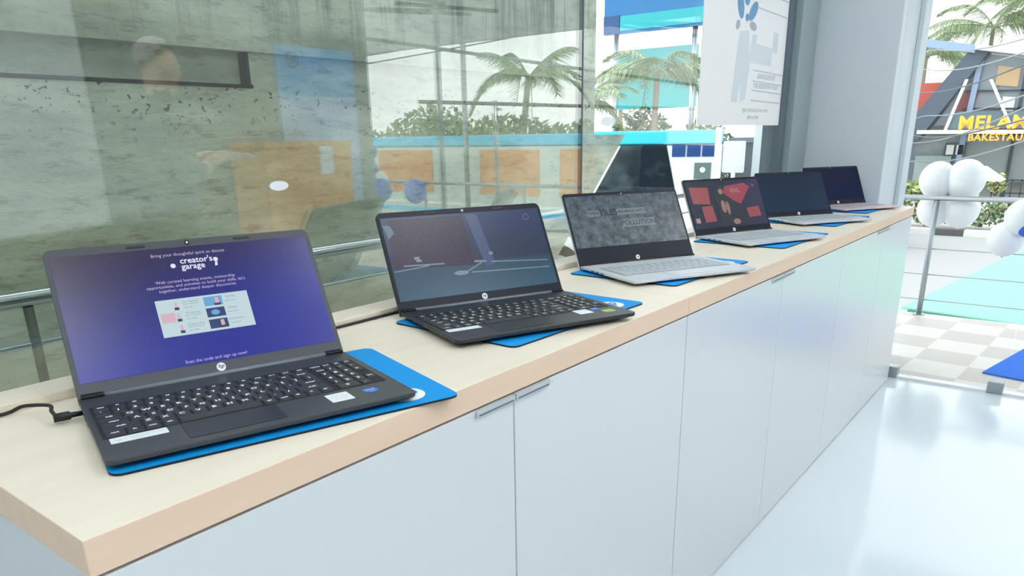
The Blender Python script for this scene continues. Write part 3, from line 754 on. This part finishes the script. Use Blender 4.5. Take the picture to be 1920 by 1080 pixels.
def palm(x, y, h, Lf, label, n=15, lean=.4, g=None):
    o = empty('palm_tree', label, 'tree', (x,y,ST), 0, g)
    bm = B(); P = [(lean*(i/8)**2, .3*lean*(i/8)**2, h*i/8) for i in range(9)]
    tube(bm, P, [.17-.07*i/8 for i in range(9)], 9); obj('trunk', bm, M_bark, o)
    ms = [frond_mesh(Lf, d) for d in (.35,.62,.95)]
    for i in range(n):
        f = bpy.data.objects.new('frond', ms[i % 3]); C.objects.link(f); f.parent = o
        f.location = P[-1]; f.rotation_euler = (0, R(random.uniform(-28,12)), 2*PI*i/n + random.uniform(-.15,.15))
    return o
palm(26, 12.9, 5.6, 3.1, 'palm tree across the road, seen through the window left of the poster')
palm(24, 14.9, 4.6, 2.6, 'shorter palm tree right of the glass joint, beside the larger palm', 13)
palm(50, 5.3, 8.6, 4.6, 'tall palm tree behind the left end of the bakery roof', 17)
palm(47, 2.9, 9.3, 4.4, 'tall palm tree above the middle of the bakery roof', 17)
palm(48, 8.0, 7.2, 4.2, 'palm tree left of the bakery, next to the pillar', 15)
bush(27.6, 14.2, ST, 1.3, 1.6, 2.25, 'rounded bush below the palm trees, seen through the window', 2200, .17)
bush(27.6, 11.5, ST, 1.2, 1.4, 2.0, 'bush left of the poster, above the parked bus roof', 1800, .16)
# teal hoarding and signboard seen through the window
bm = B(); box(bm, 33, 33.15, 14.5, 18.6, 2.3, 4.9); o = obj('teal_hoarding', bm, mat('teal_sheet', (60,176,176), .5)); 
tag(o, 'teal sheet hoarding behind the palm tree, seen through the window', 'hoarding')
bm = B()
for y in (14.7, 18.4): box(bm, 33.16, 33.3, y-.08, y+.08, ST, 4.9)
obj('support_post', bm, M_bark, o)
o = empty('signboard', 'blue and teal signboard high across the road, at the top edge left of the poster', 'signboard', (31.6,15.7,ST))
bm = B(); box(bm, 0, .3, -2.15, 2.75, 7.75, 9.6); obj('upper_panel', bm, mat('sign_blue', (0,112,172), .4), o)
bm = B(); box(bm, -.05, .0, -2.15, 1.9, 7.85, 8.45); obj('lower_panel', bm, mat('sign_teal', (0,172,182), .4), o)
bm = B(); box(bm, -.05, .0, 1.95, 2.75, 7.75, 8.5); obj('end_panel', bm, mat('sign_deep_blue', (0,70,128), .4), o)
for y in (-1.6, 2.2):
    bm = B(); tube(bm, [(.2,y,0),(.2,y,7.8)], .12, 8); obj('post', bm, M_alu, o)

# ------------------------------------------------------------------ buses
M_cyan = mat('cyan_band', (40,190,232), .4); M_busw = mat('bus_white', (232,236,238), .4); M_busg = mat('bus_pale_green_grey', (196,208,200), .45)
M_bglass = mat('bus_dark_glass', (12,28,40), .6, spec=.15, noise=((58,74,78), 1.6, (1,1,1.6), 4, .5, .72)); M_bblue = mat('bus_blue_glass', (14,66,128), .2); M_orange = mat('orange_panel', (214,142,74), .5); M_tyre = mat('tyre', (26,26,28), .8)  # mottling puts the windshield's reflections into the glass colour
def wheel(par, y):
    bm = B(); tube(bm, [(-.02,y,.48),(.28,y,.48)], .48, 24); tube(bm, [(-.03,y,.48),(-.01,y,.48)], .24, 16, 1); obj('wheel', bm, [M_tyre, M_alu], par)
bus = empty('bus', 'white bus with a cyan roof band and dark windshield, parked beyond the window', 'bus', (16, 6.05, ST), R(22))
Lb = 4.6
bm = B(); prism(bm, [(.0,.0),(2.4,.0),(2.4,Lb),(.0,Lb)], .35, 3.22); obj('body', bm, M_busw, bus, bev=.08)
bm = B(); box(bm, -.03, 2.43, -.01, Lb+.02, 3.23, 3.52); obj('roof_band', bm, M_cyan, bus, bev=.04)
bm = B()
def yz(pts, x0, x1, mi=0):
    A = [bm.verts.new((x0,y,z)) for y, z in pts]; D_ = [bm.verts.new((x1,y,z)) for y, z in pts]
    f = bm.faces.new(A); f.material_index = mi; f = bm.faces.new(D_[::-1]); f.material_index = mi
    for i in range(len(pts)):
        f = bm.faces.new((A[i], D_[i], D_[(i+1) % len(pts)], A[(i+1) % len(pts)])); f.material_index = mi
yz([(1.19,3.22),(2.19,3.22),(2.86,2.0),(.90,2.0)], -.03, .02)
obj('windshield', bm, M_bglass, bus)
for i in range(3):
    bm = B(); box(bm, -.03, .02, .12+i*.325, .41+i*.325, 2.96, 3.21); obj('side_window', bm, M_bblue, bus)
bm = B(); box(bm, -.025, .02, .20, .56, 2.48, 2.83); prism(bm, circ(0,0,.06,16), 0, .01, 1, M=Matrix.Translation((-.03,.38,2.68)) @ Matrix.Rotation(-PI/2, 4, 'Y')); obj('grille', bm, [mat('grille_green_grey', (92,116,112), .5), M_busw], bus)
bm = B(); box(bm, -.05, .0, 1.2, 1.6, 2.05, 2.25); obj('blue_marking', bm, mat('blue_marking', (0,90,200), .5), bus)
wheel(bus, 1.0); wheel(bus, 3.6)
bus2 = empty('bus', 'long pale bus with cyan roof band and orange windows, mirrored in the side window', 'bus', (16, -16.4, ST))
bm = B(); yz([(0,.35),(8.0,.35),(8.9,3.22),(0,3.22)], 0, 2.4); obj('body', bm, M_busg, bus2, bev=.06)
Lb = 8.9
bm = B(); box(bm, -.03, 2.43, -.02, Lb+.05, 3.23, 3.50); obj('roof_band', bm, M_cyan, bus2, bev=.04)
for y0, y1 in ((.54,2.77),(4.57,6.54),(7.2,8.28)):
    bm = B(); box(bm, -.03, .02, y0, y1, 1.95, 3.12); obj('window', bm, M_orange, bus2)
bm = B(); box(bm, -.02, .01, .1, 8.1, 1.62, 1.70); box(bm, -.02, .01, .1, 8.0, 1.40, 1.52, 1); obj('trim_stripe', bm, [M_busw, M_cyan], bus2)
wheel(bus2, 2.0); wheel(bus2, 6.6)
added_van = empty('added_van', 'unseen dark vehicle added ahead of the long bus, darkening the window reflection', 'added_van', (16.3,-7.2,ST))  # out-of-view vehicle, added to darken this part of the window reflection
bm = B(); yz([(0,.35),(2.0,.35),(2.1,3.1),(.1,3.2)], 0, 1.9); obj('body', bm, mat('added_van_charcoal', (26,30,34), .7, spec=.2), added_van, bev=.06)
bm = B(); box(bm, -.02, .02, .3, 1.8, 1.9, 2.8); obj('window', bm, mat('added_van_window', (12,16,20), .6, spec=.2), added_van)
wheel(added_van, .5); wheel(added_van, 1.6)

# ------------------------------------------------------------------ street furniture
def pole(x, y, h, r, label, m=M_alu):
    bm = B(); tube(bm, [(0,0,0),(0,0,h)], r, 10); o = obj('street_pole', bm, m); o.location = (x,y,ST); tag(o, label, 'pole'); return o
M_polew = mat('white_pole', (226,230,230), .5)
pole(14, 5.30, 3.55, .062, 'white pole in front of the bus end, under the poster', M_polew)
pole(20, 6.72, 4.6, .11, 'thick pale grey pole nearest the window frame, under the poster', mat('grey_pole', (186,196,196), .5))
pole(15.5, -11.9, 7.5, .07, 'street pole beyond the front railing, seen only as a reflection in the side window')
sg = empty('road_sign', 'square white road sign on a thin pole under the poster', 'sign', (20,7.35,ST))
bm = B(); prism(bm, rrect(-.31,.31,2.42,3.24,.05), 0, .02, M=Matrix.Rotation(PI/2,4,'Z') @ Matrix.Rotation(PI/2,4,'X')); obj('sign_plate', bm, M_polew, sg)
bm = B(); tube(bm, [(.05,0,0),(.05,0,3.1)], .06, 8); obj('post', bm, M_polew, sg)
bm = B(); box(bm, 24, 27, 4.6, 9.0, ST, .85); box(bm, 23.9, 27.1, 4.5, 9.1, .85, 1.0, 1); o = obj('street_kiosk', bm, [mat('kiosk_grey', (74,84,90), .7), mat('kiosk_roof', (104,110,128), .6)]); tag(o, 'low grey building across the road, behind the road sign', 'building')

# bakery across the road
bk = empty('bakery_building', 'two-storey glass bakery with a dark slanted frame and orange lettering', 'building', (38,0,0))
def yzpart(name, polys, x0, x1, m):
    global bm
    bm = B()
    for p in polys: yz(p, x0, x1)
    return obj(name, bm, m, bk)
Mb_dark = mat('bakery_dark_frame', (78,92,108), .5); Mb_glass = mat('bakery_glass', (140,152,160), .15); Mb_wall = mat('bakery_wall', (176,178,176), .7)
Mb_mul = mat('bakery_mullion', (62,74,86), .5); Mb_blue = mat('bakery_blue_steel', (150,172,204), .5); Mb_red = mat('bakery_red', (206,92,78), .7); Mb_pan = mat('bakery_tan', (206,178,138), .7)
yzpart('back_wall', [[(7.2,ST),(-6,ST),(-6,3.2),(4.2,4.4),(6.3,1.4),(7.2,.9)]], 1.2, 6, Mb_wall)
yzpart('slanted_frame', [[(4.55,4.30),(3.85,4.22),(6.05,.72),(7.05,.72)]], -.3, .6, Mb_dark)
yzpart('roof_beam', [[(6.4,4.80),(4.4,4.40),(4.4,4.10),(6.4,4.5)]], -.5, -.2, Mb_blue)
yzpart('roof_fascia', [[(4.4,4.42),(-6,2.40),(-6,2.25),(4.4,4.22)]], -.6, .6, mat('bakery_fascia', (214,216,220), .6))
yzpart('upper_glazing', [[(4.1,4.1),(-5.8,2.2),(-5.8,1.3),(5.6,1.3)]], .3, .4, Mb_glass)
yzpart('tan_panel', [[(3.55,3.6),(2.75,3.45),(2.75,2.75),(3.55,2.85)]], .22, .3, Mb_pan)
yzpart('white_panel', [[(2.3,3.3),(1.7,3.2),(1.7,2.5),(2.3,2.6)], [(3.2,2.4),(2.75,2.35),(2.75,1.8),(3.2,1.85)]], .22, .3, M_busw)
yzpart('red_panel', [[(6.6,3.1),(5.55,3.1),(6.4,1.2),(6.9,1.2)]], .9, 1.1, Mb_red)
yzpart('red_inner_panel', [[(4.7,2.6),(4.1,2.6),(4.3,1.5),(5.1,1.5)]], .22, .3, mat('bakery_red_brown', (150,92,88), .7))
yzpart('column', [[(4.28,4.1),(4.08,4.1),(4.40,ST),(4.62,ST)]], .0, .2, Mb_blue)
yzpart('column', [[(6.5,.8),(6.3,.8),(6.3,ST),(6.5,ST)]], .0, .2, Mb_blue)
for y in (2.55, 1.2, 0, -1.3): yzpart('mullion', [[(y+.06,3.5+.1*y),(y-.06,3.5+.1*y),(y-.06,ST+.3),(y+.06,ST+.3)]], .15, .3, Mb_mul)
for z in (2.7, 2.0): yzpart('rail_bar', [[(4.6,z),(-5.6,z-.3),(-5.6,z-.36),(4.6,z-.06)]], .15, .3, Mb_mul)
yzpart('brace', [[(4.58,3.1),(4.46,3.1),(4.96,1.1),(5.08,1.1)]], -.5, -.4, M_busw)
yzpart('brace', [[(3.72,3.05),(3.60,3.05),(2.60,1.2),(2.72,1.2)]], -.5, -.4, M_busw)
yzpart('sign_board', [[(4.95,1.85),(-3,1.7),(-3,1.1),(4.95,1.15)]], -.35, -.2, mat('sign_dark_teal', (92,118,128), .5))
yzpart('canopy_slab', [[(5.9,1.13),(-4,1.0),(-4,.86),(5.9,.98)]], -1.6, 0, M_busw)
yzpart('lower_glazing', [[(6.3,.85),(-4,.85),(-4,-1.0),(6.3,-1.0)]], .3, .4, mat('bakery_lower_glass', (150,162,166), .2))
yzpart('lower_screen', [[(6.1,.05),(4.7,.05),(4.7,-1.6),(6.1,-1.6)]], .1, .2, mat('bakery_screen', (160,176,178), .6))
yzpart('white_window', [[(5.0,.6),(4.2,.6),(4.2,.05),(5.0,.05)]], .05, .1, Mb_mul)
yzpart('white_window', [[(4.93,.5),(4.65,.5),(4.65,.1),(4.93,.1)], [(4.55,.5),(4.28,.5),(4.28,.1),(4.55,.1)]], .0, .05, M_busw)  # plain white panes over the dark surround
Mo = mat('orange_letters', (255,160,40), .5, emit=(255,170,60), estr=1.0)
face = lambda y, z, x=-.42: Matrix.Translation((x, y, z)) @ Matrix(((0,0,-1,0),(-1,0,0,0),(0,1,0,0),(0,0,0,1)))
bm = B(); text_into(bm, 'MELAM', .70, face(4.40,1.36,-1.64), 0, 'LEFT', bold=.032, thick=.06, spacing=1.10); obj('sign_lettering', bm, Mo, bk)
bm = B(); text_into(bm, 'BAKESTAURANT', .37, face(3.98,.80,-1.66), 0, 'LEFT', bold=.02, thick=.05, spacing=1.08); obj('sign_lettering', bm, Mo, bk)
fn = empty('terrace_fence', 'dark metal fence on the bakery terrace at the right edge', 'fence', (36,0,ST))
bm = B()
for k in range(12): box(bm, 0, .05, 2.75-k*.32, 2.80-k*.32, .3, 1.5)
for z in (.4,.95,1.45): box(bm, 0, .05, -1., 2.8, z, z+.06)
obj('bars', bm, Mb_mul, fn)
YL = [mat('shrub_yellow_green', (176,190,96), .7), mat('shrub_green', (112,140,80), .7), mat('shrub_pale', (196,200,150), .7)]
bush(35, 5.35, -1.55, .6, .8, .38, 'yellow-green shrub left of the bakery steps', 260, .13, None, YL)
bush(35, 4.0, -1.55, .6, .9, .42, 'yellow-green shrub in front of the bakery door', 300, .13, None, YL)
bush(35, 2.55, -1.35, .35, .35, .45, 'small potted shrub beside the terrace fence', 120, .10, None, YL)
bm = B(); prism(bm, [(-.75,-.75),(.75,-.75),(.75,.75),(-.75,.75)], 1.45, 1.95, inset=.9); tube(bm, [(0,0,0),(0,0,1.6)], .03, 6)
o = obj('market_umbrella', bm, M_busw); o.location = (33.5,2.95,ST+.16); tag(o, 'small white pyramid umbrella on the pavement before the bakery', 'umbrella')
bm = B(); box(bm, 32.6, 33.0, -3, 6.5, ST, ST+.9); o = obj('low_wall', bm, mat('low_wall_white', (222,222,216), .8)); tag(o, 'low pale wall behind the hedge, in front of the bakery', 'wall')

# overhead wires along the street
Mw = mat('wire_grey', (150,156,160), .6); Mw2 = mat('wire_dark', (92,98,104), .6)
for i, (z0, z1, dy, m) in enumerate(((3.7,2.75,0,Mw),(3.1,2.5,.3,Mw),(2.4,2.25,.6,Mw2),(1.6,2.05,0,Mw),(.7,1.75,.4,Mw),(1.1,1.3,.8,Mw2),(.1,1.25,.2,Mw))):
    bm = B(); P = []
    for k in range(25):
        t = -.6+2.2*k/24; P.append((30-16*t, 4.6+dy-5.1*t, z0+(z1-z0)*t-.25*math.sin(PI*max(0,min(1,t)))))
    tube(bm, P, .016, 5); o = obj('power_line', bm, m)
    tag(o, ('topmost','second from top','third from top','middle','third from bottom','second from bottom','lowest')[i]+' overhead wire slanting across the view of the bakery', 'wire', 'overhead wires along the road')
for i in range(5):
    bm = B(); P = [(15.6, -30+34*t/20., 4.4-.38*i-.35*math.sin(PI*t/20.)+(.02*i*t)) for t in range(21)]
    tube(bm, P, .018, 5); o = obj('power_line', bm, Mw2)
    tag(o, 'overhead wire above the long bus, %s of five, seen mirrored in the side window' % ('first','second','third','fourth','last')[i], 'wire', 'overhead wires above the mirrored bus')
# trees mirrored in the window
TG = [mat('tree_pale_green', (150,170,130), .7), mat('tree_green', (118,142,104), .7), mat('tree_olive', (172,176,138), .7)]
for i, (y, rz, x) in enumerate(((-13,1.6,23),(-17,1.75,24),(-21,2.0,24),(-25,1.6,23),(-30,1.9,25))):
    bush(x, y, ST+.1, 1.7, 3.0, rz+.35, 'roadside tree beyond the long bus, seen only in the window reflection', 2600, .17, 'trees mirrored in the side window', TG)
palm(22, -15, 5.4, 2.6, 'palm tree beyond the long bus, seen only in the window reflection', 13)
# fascia and roof over the balcony
bm = B(); box(bm, 5.32, 5.42, -6, .3, 1.96, 3.4); struct('front_fascia', bm, mat('fascia_grey', (190,196,196), .6))
bm = B(); box(bm, 3.7, 5.42, -6, .3, 3.0, 3.1); struct('balcony_roof', bm, M_white)

# ------------------------------------------------------------------ the rest of the shop, seen only mirrored
pb = empty('wall_banner', 'blue banner with a round badge on the opposite wall, mirrored in the window', 'banner', (0,YW,0))
bm = B(); box(bm, 2.955, 3.60, .0, .012, .70, 1.725); obj('sheet', bm, mat('banner_blue', (88,164,230), .5, noise=((104,172,230), 1.2, (1,1,1), 2, .4, .6)), pb)
bm = B(); box(bm, 2.955, 3.60, .0121, .0125, .70, 1.42); obj('pale_half', bm, mat('banner_pale_blue', (176,198,240), .5), pb)
bm = B()
Mr = Matrix.Translation((3.08,.0135,1.64)) @ Matrix.Rotation(-PI/2, 4, 'X')
for i in range(30):
    a0, a1 = 2*PI*i/30, 2*PI*(i+1)/30
    poly(bm, [Mr @ Vector((r*math.cos(a), r*math.sin(a), 0)) for r, a in ((.040,a0),(.052,a0),(.052,a1),(.040,a1))])
text_into(bm, 'hp', .062, Matrix.Translation((3.08,.0135,1.645)) @ Matrix.Rotation(PI,4,'Z') @ Matrix.Rotation(PI/2,4,'X'), 0, bold=.01, shear=.25)
obj('badge', bm, mat('badge_blue', (6,48,128), .5), pb)
dk = empty('reception_desk', 'orange-brown wooden desk against the opposite wall, mirrored in the window', 'desk', (2.54,-2.60,0))
M_dwood = mat('orange_wood', (240,168,84), .4, noise=((226,150,70), 5., (8,8,1.), 5, .35, .7))
bm = B(); box(bm, 0, .66, .0, .36, 0, 1.10); obj('cabinet_body', bm, M_dwood, dk)
bm = B(); box(bm, -.01, .67, -.005, .37, 1.10, 1.135); obj('desk_top', bm, M_dwood, dk)
bm = B(); box(bm, .40, .50, .36, .372, .93, 1.10); obj('paper_notice', bm, M_logo, dk)
M_lamp = mat('led_diffuser', (250,250,250), .5, emit=(250,252,255), estr=12.)
for i, (x, y) in enumerate(((-2.0,-1.0),(-.4,-1.0),(1.2,-1.0),(2.8,-1.0),(-2.0,-2.1),(-.4,-2.1),(1.2,-2.1),(2.8,-2.1))):
    o = empty('ceiling_light', 'square ceiling light panel above the shop floor, out of the photo', 'light', (x,y,ZC), 0, 'ceiling light panels')
    bm = B(); box(bm, -.32,.32,-.32,.32,-.03,0); obj('frame', bm, M_white, o)
    bm = B(); box(bm, -.29,.29,-.29,.29,-.034,-.029); obj('diffuser', bm, M_lamp, o)

# ------------------------------------------------------------------ man standing in the shop (visible as a faint reflection)
def person(loc, rz):
    V = []; E_ = []; Rr = []
    def v(p, r, par=None):
        V.append(p); Rr.append(r if isinstance(r, tuple) else (r, r)); i = len(V)-1
        if par is not None: E_.append((par, i))
        return i
    pel = v((0,0,.84), (.155,.11)); sp = v((.0,0,.98), (.145,.10), pel); ch = v((.01,0,1.14), (.165,.11), sp); nb = v((.02,0,1.28), (.075,.065), ch)
    nk = v((.035,0,1.34), .046, nb); hd = v((.055,0,1.42), (.072,.085), nk); ht = v((.05,0,1.505), (.074,.088), hd); top = v((.045,0,1.56), (.045,.055), ht); v((.100,0,1.395), .030, hd)
    for s in (-1, 1):
        sh = v((.01,s*.165,1.235), .062, ch); el = v((-.01+.03,s*.215,.99), .045, sh); wr = v((.20,s*.10,1.10), .030, el)
        pm = v((.31,s*.075,1.10), (.030,.018), wr)
        for k, (dy, ln) in enumerate(((-.027,.055),(-.009,.066),(.009,.062),(.026,.048))):
            a = v((.345,s*.075+dy,1.105), .0095, pm); b = v((.345+ln*.6,s*.075+dy*1.1,1.100), .0085, a); v((.345+ln,s*.075+dy*1.1,1.080), .0075, b)
        t = v((.285,s*.075-s*.035,1.112), .011, wr); v((.315,s*.075-s*.052,1.122), .009, t)
        hp = v((0,s*.085,.78), .088, pel); kn = v((.015,s*.095,.45), .058, hp); an = v((-.01,s*.10,.09), .042, kn); v((.10,s*.115,.045), .035, an)
    me = bpy.data.meshes.new('person'); me.from_pydata(V, E_, [])
    o = bpy.data.objects.new('person', me); C.objects.link(o)
    md = o.modifiers.new('skin', 'SKIN'); md.use_smooth_shade = True
    for i, sv in enumerate(me.skin_vertices[0].data): sv.radius = Rr[i]; sv.use_root = (i == 0)
    ss = o.modifiers.new('sub', 'SUBSURF'); ss.levels = 2; ss.render_levels = 2
    dg = bpy.context.evaluated_depsgraph_get(); dg.update()
    m2 = bpy.data.meshes.new_from_object(o.evaluated_get(dg)); bpy.data.objects.remove(o)
    zmin = min(w.co.z for w in m2.vertices)
    for w in m2.vertices: w.co.z -= zmin
    m2.materials.clear()
    for m in (mat('skin_tone', (226,194,178), .6), mat('grey_shirt', (112,120,120), .8), mat('dark_trousers', (58,62,74), .8), M_tyre): m2.materials.append(m)
    for p in m2.polygons:
        c = p.center; p.use_smooth = True
        p.material_index = 3 if c.z < .09 else 2 if c.z < .84 else 0 if (c.z > (1.30 if c.x > .06 else 1.345) and abs(c.y) < .09) or (c.x > .12) else 1
    r = bpy.data.objects.new('person', m2); C.objects.link(r); r.location = loc; r.rotation_euler = (0,0,rz)
    bm = B(); ellipsoid(bm, (.038,0,1.49), .088, .078, .082)
    bmesh.ops.delete(bm, geom=[f for f in bm.verts if f.co.z < 1.49+(f.co.x-.03)*.7], context='VERTS'); obj('cap', bm, mat('pale_cap', (176,172,170), .8), r, smooth=True)
    bm = B()
    ellipsoid(bm, (.128,0,1.425), .018, .012, .020)
    for s in (-1, 1): ellipsoid(bm, (.05,s*.075,1.44), .018, .010, .030)
    obj('face_features', bm, m2.materials[0], r)
    bm = B()
    for s in (-1, 1): ellipsoid(bm, (.118,s*.030,1.452), .010, .014, .008, 0); ellipsoid(bm, (.126,s*.030,1.452), .004, .006, .006, 1)
    box(bm, .112, .122, -.025, .025, 1.383, 1.390, 2)
    obj('eyes_and_mouth', bm, [M_logo, M_dark, mat('lips', (170,110,100), .6)], r)
    return r
pr = person((1.56,-1.6,0), R(8)); tag(pr, 'man in a grey shirt with raised hands, a faint reflection above the nearest laptop', 'person')
bm = B(); box(bm, .33,.44,-.10,.10,1.155,1.158); o = obj('paper_sheet', bm, M_logo); o.location = (1.56,-1.6,0); o.rotation_euler = (0,R(-8)*0,R(8)); tag(o, 'white sheet of paper held by the man in the reflection', 'paper')

# ------------------------------------------------------------------ light, camera
w = bpy.data.worlds.new('overcast_sky'); bpy.context.scene.world = w; w.use_nodes = True
nt = w.node_tree; bg = nt.nodes['Background']
tc = nt.nodes.new('ShaderNodeTexCoord'); sp = nt.nodes.new('ShaderNodeSeparateXYZ'); nt.links.new(tc.outputs['Generated'], sp.inputs[0])
r = nt.nodes.new('ShaderNodeValToRGB'); r.color_ramp.elements[0].position = .0; r.color_ramp.elements[0].color = (.98,.99,1,1); r.color_ramp.elements[1].position = 1.; r.color_ramp.elements[1].color = (.90,.96,1,1)
nt.links.new(sp.outputs['Z'], r.inputs['Fac']); nt.links.new(r.outputs['Color'], bg.inputs['Color']); bg.inputs['Strength'].default_value = 2.45

cam = bpy.data.cameras.new('camera'); co = bpy.data.objects.new('camera', cam); C.objects.link(co)
yaw, pitch, roll, F = R(37.87), R(18.48), R(-1.01), 1384.25
f = Vector((math.cos(pitch)*math.cos(yaw), math.cos(pitch)*math.sin(yaw), -math.sin(pitch)))
rt = Vector((math.sin(yaw), -math.cos(yaw), 0)); up = rt.cross(f)
r2 = math.cos(roll)*rt + math.sin(roll)*up; u2 = -math.sin(roll)*rt + math.cos(roll)*up
Mc = Matrix((r2, u2, -f)).transposed().to_4x4(); Mc.translation = Vector((-.2144,-.6394,1.1347))
co.matrix_world = Mc
cam.sensor_width = 36.; cam.sensor_fit = 'HORIZONTAL'; cam.lens = F/1920*36.; cam.clip_start = .02; cam.clip_end = 300
cam.shift_y = 180/1920.
sc = bpy.context.scene; sc.camera = co
sc.view_settings.view_transform = 'Standard'; sc.view_settings.look = 'None'; sc.view_settings.gamma = 1.; sc.view_settings.use_curve_mapping = False
sc.view_settings.exposure = 0.
sc.cycles.max_bounces = 12; sc.cycles.transparent_max_bounces = 24; sc.cycles.glossy_bounces = 6
